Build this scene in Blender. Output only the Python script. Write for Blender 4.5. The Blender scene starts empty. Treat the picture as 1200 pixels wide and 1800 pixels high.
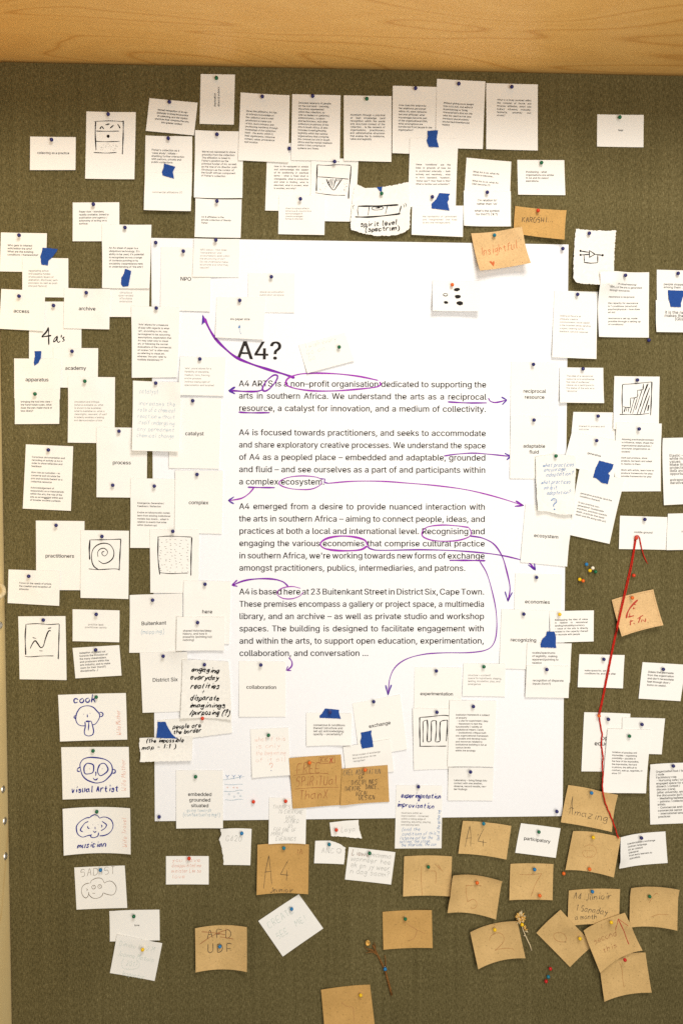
import bpy, bmesh, math, random
import numpy as np
from mathutils import Vector, Matrix, Euler, geometry
random.seed(7)
rng = np.random.default_rng(11)
SC = bpy.context.scene
COL = SC.collection

# ------------------------------------------------------------------ camera
# board face = plane Y = 0, camera in front of it at Y = -DIST, world origin opposite the camera
F = 1475.0                      # focal length in photograph pixels (1200 x 1800)
MPP = 0.0008                    # metres per photograph pixel on the board
DIST = F * MPP
TILT = math.atan(62.0 / F)
ROT = Euler((math.radians(90) - TILT, 0, -TILT), 'XYZ')
cam_data = bpy.data.cameras.new('camera')
cam = bpy.data.objects.new('camera', cam_data)
COL.objects.link(cam)
cam.location = (0, -DIST, 0)
cam.rotation_euler = ROT
cam_data.sensor_width = 36.0
cam_data.lens = F / 1800.0 * 36.0
cam_data.clip_start = 0.05
cam_data.clip_end = 50
cam_data.dof.use_dof = True
cam_data.dof.focus_distance = DIST
cam_data.dof.aperture_fstop = 3.2
SC.camera = cam

# ------------------------------------------------------------------ light
world = bpy.data.worlds.new('World')
SC.world = world
world.use_nodes = True
bg = world.node_tree.nodes['Background']
bg.inputs[0].default_value = (1.0, 0.90, 0.76, 1)
bg.inputs[1].default_value = 0.16


def area_lamp(name, loc, target, size, power, col):
    d = bpy.data.lights.new(name, 'AREA')
    d.shape = 'DISK'
    d.size = size
    d.energy = power
    d.color = col
    o = bpy.data.objects.new(name, d)
    o.location = loc
    o.rotation_euler = (Vector(target) - Vector(loc)).to_track_quat('-Z', 'Y').to_euler()
    COL.objects.link(o)
    return o


area_lamp('ceiling_lamp', (0.36, -1.50, 1.16), (0.0, 0, 0.0), 0.72, 28.5, (1.0, 0.965, 0.905))
area_lamp('added_fill_lamp', (0.42, -1.45, -0.22), (0, 0, -0.03), 1.2, 21, (1.0, 0.94, 0.845))  # added soft fill from low in front, lifts the header underside like bounce

SC.view_settings.view_transform = 'Standard'
SC.view_settings.look = 'None'
SC.view_settings.exposure = -0.17
SC.view_settings.gamma = 1.0
SC.view_settings.use_curve_mapping = False
SC.cycles.use_denoising = False
SC.cycles.max_bounces = 5

# ------------------------------------------------------------------ helpers
RM = np.array(ROT.to_matrix())


def unproject(px, py, h=0.0):
    """photograph pixel -> point X, Z on the plane lying h in front of the board"""
    px = np.asarray(px, float); py = np.asarray(py, float); h = np.asarray(h, float)
    d = np.stack([(px - 600) / F, -(py - 900) / F, -np.ones_like(px)], -1) @ RM.T
    t = (DIST - h) / d[..., 1]
    return d[..., 0] * t, d[..., 2] * t


def at(px, py, h=0.0):
    x, z = unproject(px, py, h)
    return Vector((float(x), -float(h), float(z)))


def tag(o, label=None, cat=None, group=None, kind=None):
    if label: o['label'] = label
    if cat: o['category'] = cat
    if group: o['group'] = group
    if kind: o['kind'] = kind
    return o


def link_mesh(name, verts, faces, mats, parent=None, mat_idx=None, smooth=False):
    me = bpy.data.meshes.new(name)
    me.from_pydata([tuple(map(float, v)) for v in verts], [], faces)
    for m in (mats if isinstance(mats, (list, tuple)) else [mats]):
        me.materials.append(m)
    if mat_idx is not None:
        me.polygons.foreach_set('material_index', mat_idx)
    if smooth:
        me.polygons.foreach_set('use_smooth', [True] * len(me.polygons))
    me.update()
    o = bpy.data.objects.new(name, me)
    COL.objects.link(o)
    if parent: o.parent = parent
    return o


def lin(c):
    return tuple(((v / 255 / 12.92) if v / 255 <= 0.04045 else ((v / 255 + 0.055) / 1.055) ** 2.4) for v in c)


# ------------------------------------------------------------------ materials
def new_mat(name):
    m = bpy.data.materials.new(name)
    m.use_nodes = True
    nt = m.node_tree
    return m, nt, nt.nodes['Principled BSDF']


def nd(nt, kind, **kw):
    n = nt.nodes.new(kind)
    for k, v in kw.items():
        if k in n.inputs: n.inputs[k].default_value = v
        else: setattr(n, k, v)
    return n


def ramp(nt, src, stops):
    r = nt.nodes.new('ShaderNodeValToRGB')
    e = r.color_ramp.elements
    while len(e) < len(stops): e.new(0.5)
    for el, (p, c) in zip(e, stops):
        el.position = p; el.color = (*c, 1)
    nt.links.new(src, r.inputs[0])
    return r


def plain(name, col, rough=0.6, spec=0.3, noise=0.0, nscale=400):
    m, nt, b = new_mat(name)
    b.inputs['Roughness'].default_value = rough
    b.inputs['Specular IOR Level'].default_value = spec
    if noise:
        tc = nd(nt, 'ShaderNodeTexCoord')
        n = nd(nt, 'ShaderNodeTexNoise', Scale=nscale, Detail=3.0)
        nt.links.new(tc.outputs['Object'], n.inputs['Vector'])
        r = ramp(nt, n.outputs['Fac'], [(0.3, [c * (1 - noise) for c in col]), (0.7, [min(1, c * (1 + noise)) for c in col])])
        nt.links.new(r.outputs[0], b.inputs['Base Color'])
    else:
        b.inputs['Base Color'].default_value = (*col, 1)
    return m


def paper_mat(name, col, fibre=0.02, bump=0.1, scale=350, speck=None):
    m, nt, b = new_mat(name)
    b.inputs['Roughness'].default_value = 0.85
    b.inputs['Specular IOR Level'].default_value = 0.15
    tc = nd(nt, 'ShaderNodeTexCoord')
    n = nd(nt, 'ShaderNodeTexNoise', Scale=scale, Detail=4.0, Roughness=0.7)
    nt.links.new(tc.outputs['Object'], n.inputs['Vector'])
    r = ramp(nt, n.outputs['Fac'], [(0.25, [c * (1 - fibre) for c in col]), (0.75, [min(1, c * (1 + fibre)) for c in col])])
    out = r.outputs[0]
    if speck:
        n2 = nd(nt, 'ShaderNodeTexNoise', Scale=speck[0], Detail=1.0)
        nt.links.new(tc.outputs['Object'], n2.inputs['Vector'])
        r2 = ramp(nt, n2.outputs['Fac'], [(0.66, (0, 0, 0)), (0.74, (1, 1, 1))])
        mx = nd(nt, 'ShaderNodeMix', data_type='RGBA')
        nt.links.new(r2.outputs[0], mx.inputs[0])
        nt.links.new(out, mx.inputs[6])
        mx.inputs[7].default_value = (*[c * speck[1] for c in col], 1)
        out = mx.outputs[2]
        n3 = nd(nt, 'ShaderNodeTexNoise', Scale=28.0, Detail=3.0)
        nt.links.new(tc.outputs['Object'], n3.inputs['Vector'])
        r3 = ramp(nt, n3.outputs['Fac'], [(0.3, (0.88, 0.87, 0.84)), (0.7, (1.08, 1.08, 1.1))])
        mx2 = nd(nt, 'ShaderNodeMix', data_type='RGBA', blend_type='MULTIPLY')
        mx2.inputs[0].default_value = 1
        nt.links.new(out, mx2.inputs[6]); nt.links.new(r3.outputs[0], mx2.inputs[7])
        out = mx2.outputs[2]
    nt.links.new(out, b.inputs['Base Color'])
    bp = nd(nt, 'ShaderNodeBump', Strength=bump, Distance=0.0004)
    nt.links.new(n.outputs['Fac'], bp.inputs['Height'])
    nt.links.new(bp.outputs[0], b.inputs['Normal'])
    return m


M = {}
M['white'] = paper_mat('card_white', (0.83, 0.81, 0.77))
M['poster'] = paper_mat('poster_white', (0.82, 0.82, 0.84), scale=200)
M['torn'] = paper_mat('rag_paper', (0.80, 0.78, 0.735), fibre=0.07, bump=0.5, scale=260)
M['kraft'] = paper_mat('kraft_board', (0.585, 0.39, 0.165), fibre=0.13, bump=0.2, scale=420, speck=(520.0, 0.62))
M['kraft_dark'] = paper_mat('kraft_board_dark', (0.53, 0.315, 0.105), fibre=0.13, bump=0.2, scale=420, speck=(520.0, 0.62))
M['kraft_pink'] = paper_mat('kraft_board_pink', (0.66, 0.44, 0.215), fibre=0.16, bump=0.2, scale=420, speck=(520.0, 0.62))
M['edge'] = plain('paper_edge', (0.66, 0.62, 0.55))
M['tape'] = paper_mat('blue_masking_tape', (0.018, 0.065, 0.27), fibre=0.16, bump=0.6, scale=480)
INK = dict(print=(0.035, 0.030, 0.026), grey=(0.075, 0.070, 0.066), faint=(0.20, 0.185, 0.17), vfaint=(0.34, 0.32, 0.30), ghost=(0.45, 0.235, 0.09),
           black=(0.012, 0.010, 0.010), navy=(0.028, 0.032, 0.24), blue=(0.10, 0.22, 0.45), paleblue=(0.36, 0.47, 0.55),
           red=(0.42, 0.05, 0.03), palered=(0.72, 0.38, 0.30), orange=(0.55, 0.13, 0.04), pencil=(0.16, 0.12, 0.08), palepencil=(0.42, 0.42, 0.40),
           purple=(0.20, 0.020, 0.36), violet=(0.32, 0.03, 0.42), indigo=(0.09, 0.03, 0.32), brownink=(0.30, 0.10, 0.04), darkpencil=(0.06, 0.045, 0.035), palegreen=(0.55, 0.62, 0.58))
for k, c in INK.items():
    M['ink_' + k] = plain('ink_' + k, c, 0.7, 0.15)
PIN = dict(b=('dark blue', (0.022, 0.022, 0.13)), g=('green', (0.008, 0.125, 0.050)), r=('red', (0.62, 0.045, 0.012)), o=('orange', (0.72, 0.13, 0.015)),
           y=('yellow', (0.80, 0.50, 0.008)), s=('light blue', (0.015, 0.17, 0.40)), t=('teal', (0.008, 0.16, 0.24)), w=('white', (0.82, 0.74, 0.60)), c=('crimson', (0.50, 0.012, 0.012)))
for k, (nme, c) in PIN.items():
    M['pin_' + k] = plain('pin_plastic_' + nme.replace(' ', '_'), c, 0.30, 0.30)
m, nt, b = new_mat('pin_steel')
b.inputs['Metallic'].default_value = 1; b.inputs['Base Color'].default_value = (0.8, 0.77, 0.72, 1); b.inputs['Roughness'].default_value = 0.42
M['steel'] = m
M['thread'] = plain('red_yarn', (0.50, 0.022, 0.012), 0.9, 0.1, 0.35, 900)
M['stem_brown'] = plain('dry_stem_brown', (0.20, 0.085, 0.02), 0.7, 0.2, 0.5, 500)
M['stem_pale'] = plain('dry_stem_pale', (0.62, 0.50, 0.30), 0.7, 0.2, 0.2, 500)
M['petal'] = plain('dry_petal', (0.62, 0.36, 0.09), 0.7, 0.2, 0.45, 260)
M['gap'] = plain('gap_shade_black', (0.006, 0.005, 0.004), 0.9, 0.1)  # near-black so the shade in the board's edge gaps is in the colour


def fabric_mat():
    m, nt, b = new_mat('olive_woven_fabric')
    b.inputs['Roughness'].default_value = 0.92
    b.inputs['Specular IOR Level'].default_value = 0.12
    tc = nd(nt, 'ShaderNodeTexCoord')

    def noise(scale, sx, sz, rot=0.0, detail=2.0):
        mp = nd(nt, 'ShaderNodeMapping')
        mp.inputs['Scale'].default_value = (sx, 1, sz)
        mp.inputs['Rotation'].default_value = (0, rot, 0)
        nt.links.new(tc.outputs['Object'], mp.inputs['Vector'])
        n = nd(nt, 'ShaderNodeTexNoise', Scale=scale, Detail=detail)
        nt.links.new(mp.outputs[0], n.inputs['Vector'])
        return n.outputs['Fac']
    warp = noise(900, 1.0, 0.22)          # vertical threads
    weft = noise(900, 0.30, 1.0)          # horizontal threads
    twill = noise(820, 1.0, 0.22, math.radians(52))
    fleck = noise(1300, 1.0, 1.0)
    slub = noise(150, 1.0, 0.035)         # long vertical slubs
    slubh = noise(150, 0.05, 1.0)
    big = noise(7, 1.0, 1.0)

    def mathn(op, a, c):
        n = nt.nodes.new('ShaderNodeMath'); n.operation = op
        for i, v in enumerate((a, c)):
            if isinstance(v, (int, float)): n.inputs[i].default_value = v
            else: nt.links.new(v, n.inputs[i])
        return n.outputs[0]
    s = mathn('ADD', mathn('MULTIPLY', warp, 0.8), mathn('MULTIPLY', weft, 0.8))
    s = mathn('ADD', s, mathn('MULTIPLY', twill, 1.1))
    s = mathn('ADD', s, mathn('MULTIPLY', fleck, 1.0))
    s = mathn('ADD', s, mathn('MULTIPLY', slub, 0.34))
    s = mathn('ADD', s, mathn('MULTIPLY', slubh, 0.15))
    s = mathn('ADD', s, mathn('MULTIPLY', big, 0.30))
    s = mathn('MULTIPLY', s, 1 / 4.48)
    r = ramp(nt, s, [(0.40, (0.046, 0.036, 0.012)), (0.50, (0.112, 0.090, 0.036)), (0.57, (0.172, 0.141, 0.063)), (0.65, (0.34, 0.285, 0.145))])
    nt.links.new(r.outputs[0], b.inputs['Base Color'])
    bp = nd(nt, 'ShaderNodeBump', Strength=0.5, Distance=0.0006)
    nt.links.new(s, bp.inputs['Height'])
    nt.links.new(bp.outputs[0], b.inputs['Normal'])
    return m


def wood_mat(name, light, mid, dark, axis_scale, wave=1.0):
    """plain-sawn softwood face: long wavy growth rings plus fine pores along the grain"""
    m, nt, b = new_mat(name)
    b.inputs['Roughness'].default_value = 0.45
    b.inputs['Specular IOR Level'].default_value = 0.35
    tc = nd(nt, 'ShaderNodeTexCoord')
    mp = nd(nt, 'ShaderNodeMapping')
    mp.inputs['Scale'].default_value = axis_scale
    nt.links.new(tc.outputs['Object'], mp.inputs['Vector'])
    n1 = nd(nt, 'ShaderNodeTexNoise', Scale=1.5, Detail=1.5, Roughness=0.5, Distortion=0.7)
    nt.links.new(mp.outputs[0], n1.inputs['Vector'])
    mul = nt.nodes.new('ShaderNodeMath'); mul.operation = 'MULTIPLY'; mul.inputs[1].default_value = 11.0 * wave
    nt.links.new(n1.outputs['Fac'], mul.inputs[0])
    sn = nt.nodes.new('ShaderNodeMath'); sn.operation = 'PINGPONG'; sn.inputs[1].default_value = 0.5
    nt.links.new(mul.outputs[0], sn.inputs[0])
    r1 = ramp(nt, sn.outputs[0], [(0.0, dark), (0.05, mid), (0.16, light), (0.50, mid)])
    mp2 = nd(nt, 'ShaderNodeMapping')
    mp2.inputs['Scale'].default_value = tuple(9 * a for a in axis_scale)
    nt.links.new(tc.outputs['Object'], mp2.inputs['Vector'])
    n2 = nd(nt, 'ShaderNodeTexNoise', Scale=9.0, Detail=4.0, Roughness=0.7)
    nt.links.new(mp2.outputs[0], n2.inputs['Vector'])
    r2 = ramp(nt, n2.outputs['Fac'], [(0.3, (0.93, 0.91, 0.88)), (0.7, (1.03, 1.03, 1.03))])
    mx = nd(nt, 'ShaderNodeMix', data_type='RGBA', blend_type='MULTIPLY')
    mx.inputs[0].default_value = 1
    nt.links.new(r1.outputs[0], mx.inputs[6]); nt.links.new(r2.outputs[0], mx.inputs[7])
    nt.links.new(mx.outputs[2], b.inputs['Base Color'])
    return m


M['fabric'] = fabric_mat()
M['wood'] = wood_mat('header_timber', (0.90, 0.525, 0.160), (0.86, 0.485, 0.140), (0.72, 0.365, 0.090), (0.8, 5.0, 5.0))
M['wood_post'] = wood_mat('post_timber', (0.92, 0.72, 0.36), (0.91, 0.70, 0.34), (0.84, 0.60, 0.26), (6.0, 6.0, 0.8), 0.6)

# ------------------------------------------------------------------ printed letters: outlines of a plain grotesque, one line per glyph
# character code: advance, then each closed outline as x, y, x, y ... in 1/400 of the type size
GLYPHS = {
65: [192, [7,0,81,203,110,203,185,0,158,0,115,121,106,149,93,191,98,191,85,148,76,121,34,0], [44,57,44,79,148,79,148,57]],
66: [182, [24,0,24,203,96,203,116,202,132,196,144,188,152,177,158,164,159,150,155,128,143,114,126,107,126,105,145,98,161,81,167,54,165,40,160,27,151,16,138,7,120,2,99,0], [50,23,98,23,118,25,132,32,140,42,142,55,137,74,122,87,99,92,50,92], [50,114,95,114,115,118,129,131,134,149,132,161,125,172,113,178,96,181,50,181]],
67: [204, [107,-3,82,0,60,10,42,25,28,46,19,72,16,102,19,132,28,157,42,178,60,193,82,203,107,206,136,202,161,188,179,167,189,139,163,139,156,158,143,171,126,180,107,182,89,180,73,173,60,161,50,146,44,126,41,102,44,78,50,58,60,42,74,31,89,24,107,21,126,24,143,32,156,46,163,64,189,64,179,36,161,15,136,2]],
68: [201, [88,0,38,0,38,23,86,23,109,25,127,32,141,44,152,60,158,79,160,102,158,125,152,144,142,160,128,171,110,178,88,181,37,181,37,203,90,203,118,200,141,191,160,177,173,156,182,131,185,102,182,73,173,47,159,27,140,12,116,3], [50,203,50,0,24,0,24,203]],
69: [167, [24,0,24,203,149,203,149,181,50,181,50,114,142,114,142,91,50,91,50,23,150,23,150,0]],
70: [164, [24,0,24,203,148,203,148,181,50,181,50,111,138,111,138,88,50,88,50,0]],
71: [208, [107,-3,82,0,60,10,41,25,28,46,19,72,16,102,19,132,28,157,41,178,60,193,81,203,106,206,136,201,161,188,180,167,190,139,163,139,155,157,142,171,126,179,106,182,89,180,73,173,60,161,50,146,44,126,41,102,44,78,50,58,60,42,74,31,90,24,107,21,124,23,138,28,150,37,158,49,164,64,166,81,174,80,113,80,113,102,191,102,191,80,188,57,180,36,167,20,151,8,130,0]],
72: [207, [24,0,24,203,50,203,50,116,157,116,157,203,183,203,183,0,157,0,157,93,50,93,50,0]],
73: [120, [12,0,12,23,47,23,47,181,12,181,12,203,108,203,108,181,73,181,73,23,108,23,108,0]],
74: [159, [74,-3,50,1,30,13,17,32,13,58,13,69,39,69,39,58,41,42,49,30,60,22,74,20,88,22,99,30,106,42,109,58,109,203,135,203,135,58,130,32,118,13,98,1]],
75: [187, [42,58,42,86,56,104,70,121,85,138,145,203,179,203,92,110,91,110], [24,0,24,203,50,203,50,134,50,90,50,77,50,0], [149,0,75,104,91,124,179,0]],
76: [157, [24,0,24,203,50,203,50,23,144,23,144,0]],
77: [251, [24,0,24,203,61,203,111,75,115,64,120,49,125,34,129,20,123,20,127,33,132,48,137,63,141,75,191,203,227,203,227,0,202,0,202,116,202,131,202,147,202,165,203,183,205,183,199,164,193,145,187,129,182,116,137,0,114,0,68,116,64,128,58,144,52,163,45,183,48,183,48,166,48,149,49,131,49,116,49,0]],
78: [209, [24,0,24,203,54,203,137,73,145,60,155,43,166,22,162,21,160,43,160,63,160,78,160,203,185,203,185,0,155,0,81,116,71,132,59,152,43,181,48,181,49,153,50,131,50,116,50,0]],
79: [213, [107,-3,82,0,60,10,42,25,28,46,19,72,16,102,19,132,28,157,42,178,60,193,82,203,107,206,132,203,153,193,172,178,186,157,194,132,197,102,194,72,186,46,172,25,153,10,132,0], [107,21,124,23,140,30,153,42,163,58,170,78,172,102,170,126,163,146,153,162,140,173,124,180,107,182,89,180,74,173,60,162,50,146,44,126,41,102,44,78,50,58,60,42,74,30,89,23]],
80: [178, [24,0,24,203,94,203,116,201,133,195,146,185,156,172,162,156,163,139,162,122,156,106,146,93,133,83,116,76,94,74,44,74,44,97,93,97,119,102,133,117,138,139,133,161,119,175,93,181,50,181,50,0]],
81: [213, [98,64,125,64,148,34,153,26,187,-19,160,-19,138,11,132,18], [107,-3,82,0,60,10,42,25,28,46,19,72,16,102,19,132,28,157,42,178,60,193,82,203,107,206,132,203,153,193,172,178,186,157,194,132,197,102,194,72,186,46,172,25,153,10,132,0], [107,21,124,23,140,30,153,42,163,58,170,78,172,102,170,126,163,146,153,162,140,173,124,180,107,182,89,180,74,173,60,162,50,146,44,126,41,102,44,78,50,58,60,42,74,30,89,23]],
82: [180, [24,0,24,203,94,203,116,201,133,195,147,186,156,173,162,158,164,141,162,124,156,109,147,96,133,87,116,81,94,79,39,79,39,102,93,102,119,107,133,120,138,141,133,162,119,176,93,181,50,181,50,0], [141,0,92,92,121,92,171,0]],
83: [179, [89,-4,69,-2,51,4,36,12,26,24,18,38,15,55,42,55,49,35,67,23,89,20,114,24,132,37,138,56,133,72,118,82,98,89,73,96,51,104,34,116,24,130,21,149,23,165,30,179,41,191,55,199,72,204,91,206,110,204,126,199,140,191,151,179,158,166,160,151,135,151,131,165,121,175,107,181,90,183,67,179,51,167,46,150,48,141,52,133,68,123,85,117,106,112,125,105,143,95,158,79,163,55,161,40,155,25,144,13,129,4,111,-2]],
84: [179, [13,181,13,203,167,203,167,181,103,181,103,0,77,0,77,181]],
85: [207, [104,-3,81,-1,62,6,46,17,34,32,26,49,24,69,24,203,50,203,50,71,56,45,64,35,75,27,88,22,104,21,119,22,132,27,143,35,151,45,157,71,157,203,183,203,183,69,180,49,173,32,161,17,145,6,126,-1]],
86: [192, [82,0,7,203,34,203,77,82,86,55,99,12,94,12,107,55,116,82,158,203,185,203,111,0]],
87: [274, [62,0,7,203,33,203,65,78,70,58,75,37,79,16,76,16,80,37,85,58,90,78,122,203,152,203,185,78,190,58,194,37,199,16,195,16,200,37,204,58,209,78,241,203,268,203,212,0,182,0,147,129,141,157,134,190,140,190,134,158,127,129,92,0]],
89: [189, [81,0,81,83,7,203,36,203,77,138,89,117,100,92,89,92,100,117,112,138,152,203,182,203,107,83,107,0]],
90: [175, [17,0,17,19,109,154,122,172,136,190,139,182,114,181,89,181,16,181,16,203,159,203,159,185,67,51,54,32,39,13,36,22,61,23,86,23,160,23,160,0]],
97: [156, [64,-3,38,2,19,18,14,29,12,43,17,64,31,77,50,84,71,88,93,91,106,94,110,102,110,103,107,119,96,129,78,132,60,129,47,120,40,110,16,116,31,138,53,150,78,154,96,152,114,144,129,128,135,101,135,0,111,0,111,21,109,21,101,10,86,0], [68,18,91,23,105,37,110,55,110,76,104,73,93,70,80,68,70,67,54,63,41,56,37,42,41,29,52,21]],
98: [170, [92,-3,69,2,55,12,47,23,45,23,45,0,21,0,21,203,45,203,45,128,47,128,55,138,69,149,92,154,110,151,125,144,138,133,148,117,154,98,156,76,154,53,148,34,138,18,125,6,110,-1], [88,19,101,21,112,26,126,47,131,76,126,104,112,125,101,130,88,132,75,130,64,125,50,105,45,76,50,46,65,26,75,21]],
99: [158, [83,-3,64,-1,47,7,33,18,22,34,16,53,14,75,16,97,22,116,33,132,47,144,64,151,83,154,104,151,122,142,136,129,145,111,121,105,116,116,108,124,97,130,83,132,69,130,58,124,43,103,39,75,43,47,58,26,69,21,83,19,97,21,108,26,117,35,122,47,145,41,136,22,122,9,104,0]],
100: [170, [78,-3,60,-1,45,6,32,18,22,34,16,53,14,76,16,98,22,117,32,133,45,144,60,151,78,154,101,149,115,138,122,128,124,128,124,203,149,203,149,0,125,0,125,23,123,23,115,12,101,2], [82,19,95,21,105,26,120,46,125,76,120,105,105,125,95,130,82,132,69,130,58,125,43,104,39,76,43,47,58,26,69,21]],
101: [162, [85,-3,64,-1,47,7,33,18,22,34,16,53,14,75,16,97,22,116,32,132,46,144,63,151,82,154,106,150,128,136,143,113,148,78,148,68,30,68,30,88,135,88,124,81,119,107,105,126,95,130,82,132,69,130,59,125,44,108,38,84,38,71,44,42,51,32,60,25,85,18,101,21,114,29,122,42,146,36,134,16,113,2]],
102: [101, [91,152,91,131,3,131,3,152], [32,0,32,173,38,194,54,208,75,212,89,211,97,208,91,187,86,189,78,190,68,188,62,184,57,167,57,0]],
103: [170, [83,-60,54,-56,33,-44,20,-28,41,-16,49,-26,62,-35,83,-39,100,-37,113,-30,122,-19,125,-2,125,27,122,27,115,17,101,6,78,2,61,4,45,11,32,21,22,36,16,54,14,76,16,98,22,117,32,133,45,144,61,151,78,154,101,149,115,138,123,128,125,128,125,152,149,152,149,-4,147,-22,140,-36,130,-47,116,-54], [82,24,95,25,105,30,120,48,125,77,120,106,106,125,95,130,82,132,69,130,58,125,43,105,39,77,43,49,58,30,69,25]],
104: [164, [45,91,45,0,21,0,21,203,45,203,45,115,41,115,49,133,61,145,75,152,91,154,118,147,128,139,136,128,141,114,143,96,143,0,118,0,118,94,116,110,109,122,98,129,84,132,64,127,51,113]],
105: [67, [21,0,21,152,45,152,45,0], [33,177,22,182,17,193,22,205,33,209,46,205,51,193,46,182]],
106: [67, [21,152,45,152,45,-12,41,-36,26,-52,2,-57,-4,-57,-4,-35,1,-35,10,-33,16,-29,21,-12], [33,177,21,182,16,193,21,205,33,209,45,205,50,193,45,182]],
107: [152, [44,55,44,85,48,85,114,152,144,152,74,80,71,80], [21,0,21,203,45,203,45,0], [118,0,59,74,76,91,149,0]],
108: [76, [56,-1,40,1,30,8,23,19,21,34,21,203,45,203,45,39,48,25,58,21,64,21,68,22,72,1,65,0]],
109: [244, [21,0,21,152,45,152,45,118,43,118,53,138,69,150,88,154,103,152,115,144,124,133,128,118,125,118,135,137,152,150,175,154,199,149,209,142,216,131,221,118,223,102,223,0,198,0,198,101,196,116,189,125,179,130,167,132,150,128,138,116,134,99,134,0,110,0,110,104,108,115,101,124,92,130,80,132,63,128,50,116,45,95,45,0]],
110: [164, [45,91,45,0,21,0,21,152,45,152,45,115,41,115,49,133,61,145,75,152,91,154,118,147,128,139,136,128,141,114,143,96,143,0,118,0,118,94,116,110,109,122,98,129,84,132,64,127,51,113]],
111: [166, [83,-3,64,-1,47,7,33,18,22,34,16,53,14,75,16,97,22,116,33,132,47,144,64,151,83,154,102,151,119,144,133,132,144,116,150,97,152,75,150,53,144,34,133,18,119,7,102,-1], [83,19,97,21,108,26,123,47,128,75,123,103,108,124,97,130,83,132,69,130,58,124,43,103,39,75,43,47,58,26,69,21]],
112: [170, [21,-57,21,152,45,152,45,128,47,128,55,138,69,149,92,154,110,151,125,144,138,133,148,117,154,98,156,76,154,53,148,34,138,18,125,6,110,-1,92,-3,69,2,55,12,47,23,45,23,45,-57], [88,19,101,21,112,26,126,47,131,76,126,104,112,125,101,130,88,132,75,130,64,125,50,105,45,76,50,46,65,26,75,21]],
113: [170, [149,-57,124,-57,124,23,122,23,115,12,101,2,78,-3,60,-1,45,6,32,18,22,34,16,53,14,76,16,98,22,117,32,133,45,144,60,151,78,154,101,149,115,138,123,128,125,128,125,152,149,152], [82,19,95,21,105,26,120,46,125,76,120,105,105,125,95,130,82,132,69,130,58,125,43,104,39,76,43,47,58,26,69,21]],
114: [104, [21,0,21,152,45,152,45,128,46,128,52,139,61,147,72,152,85,154,92,154,97,153,97,129,92,130,83,130,64,126,50,113,45,95,45,0]],
115: [146, [73,-3,45,1,25,15,14,38,38,43,42,32,50,24,73,18,87,20,98,25,105,32,107,41,102,54,85,62,60,68,42,74,29,83,21,95,19,110,21,122,26,133,46,148,75,154,102,149,120,136,130,116,107,111,97,126,88,131,75,133,62,131,52,127,46,120,43,111,50,97,69,89,92,84,110,77,122,69,130,57,132,43,131,30,125,19,116,10,104,3]],
116: [91, [82,152,82,131,3,131,3,152], [26,188,50,188,50,39,54,25,68,20,74,20,81,21,85,1,77,-1,67,-2,50,1,37,9,29,21,26,37]],
117: [164, [73,-2,46,4,36,12,28,23,23,38,21,56,21,152,45,152,45,58,48,42,55,30,66,23,80,20,100,25,113,39,118,61,118,152,143,152,143,0,119,0,119,37,123,37,114,19,103,7,89,0]],
118: [156, [65,0,7,152,34,152,66,62,75,35,82,8,74,8,81,35,90,62,122,152,149,152,91,0]],
119: [227, [55,0,9,152,35,152,53,85,62,55,70,17,66,17,74,54,82,85,101,152,127,152,145,85,153,54,161,17,157,17,165,54,173,85,192,152,218,152,172,0,147,0,128,69,122,90,116,112,111,135,116,135,111,112,105,90,99,69,79,0]],
120: [151, [8,0,69,87,68,68,11,152,40,152,59,122,72,101,83,82,70,82,81,101,93,122,113,152,141,152,83,67,83,86,143,0,115,0,92,34,80,54,69,73,82,73,71,54,59,34,37,0]],
121: [156, [19,-55,25,-34,29,-35,42,-36,52,-30,60,-14,65,-1,7,152,34,152,66,62,75,35,82,8,73,8,81,35,90,62,122,152,149,152,82,-23,71,-43,56,-54,37,-58,26,-57]],
122: [152, [17,0,17,18,102,128,102,129,19,129,19,152,133,152,133,132,50,24,50,23,135,23,135,0]],
48: [181, [91,-3,70,0,52,10,38,25,28,45,21,71,19,102,21,132,28,158,38,179,52,194,70,203,91,206,112,203,129,194,143,179,154,158,160,132,162,102,160,71,154,45,143,25,129,10,112,0], [91,20,104,22,116,29,125,41,132,57,138,102,132,146,125,162,116,174,104,181,91,184,77,181,65,174,56,162,49,146,44,102,49,57,56,41,65,29,77,22]],
49: [181, [31,0,31,22,156,22,156,0], [110,203,110,0,85,0,85,179,84,179,34,143,34,171,79,203]],
50: [181, [26,0,26,19,94,91,113,113,124,131,128,149,123,167,109,180,89,184,69,179,56,165,51,145,26,145,28,162,34,177,44,189,57,198,73,204,90,206,107,204,122,199,135,190,144,178,150,164,152,149,148,127,134,103,107,72,61,24,61,23,156,23,156,0]],
51: [181, [87,-3,53,4,39,12,28,23,21,37,17,53,44,53,51,35,66,24,87,20,110,24,126,37,132,58,126,78,110,93,80,99,63,99,63,120,115,179,115,181,28,181,28,203,149,203,149,184,85,111,85,116,105,115,123,110,138,101,148,89,155,74,157,58,155,41,148,26,137,14,123,5,107,-1]],
52: [181, [16,42,16,63,99,203,124,203,43,66,43,65,165,65,165,42], [113,0,113,48,113,58,113,127,137,127,137,0]],
53: [181, [88,-3,71,-1,56,4,43,13,33,24,27,37,24,52,49,52,55,36,69,24,88,20,110,26,126,42,131,65,125,88,110,105,87,111,67,107,51,98,27,101,38,203,147,203,147,181,60,181,54,121,54,121,71,130,92,133,118,128,138,114,152,92,156,65,154,47,148,30,137,17,123,6,107,-1]],
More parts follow.
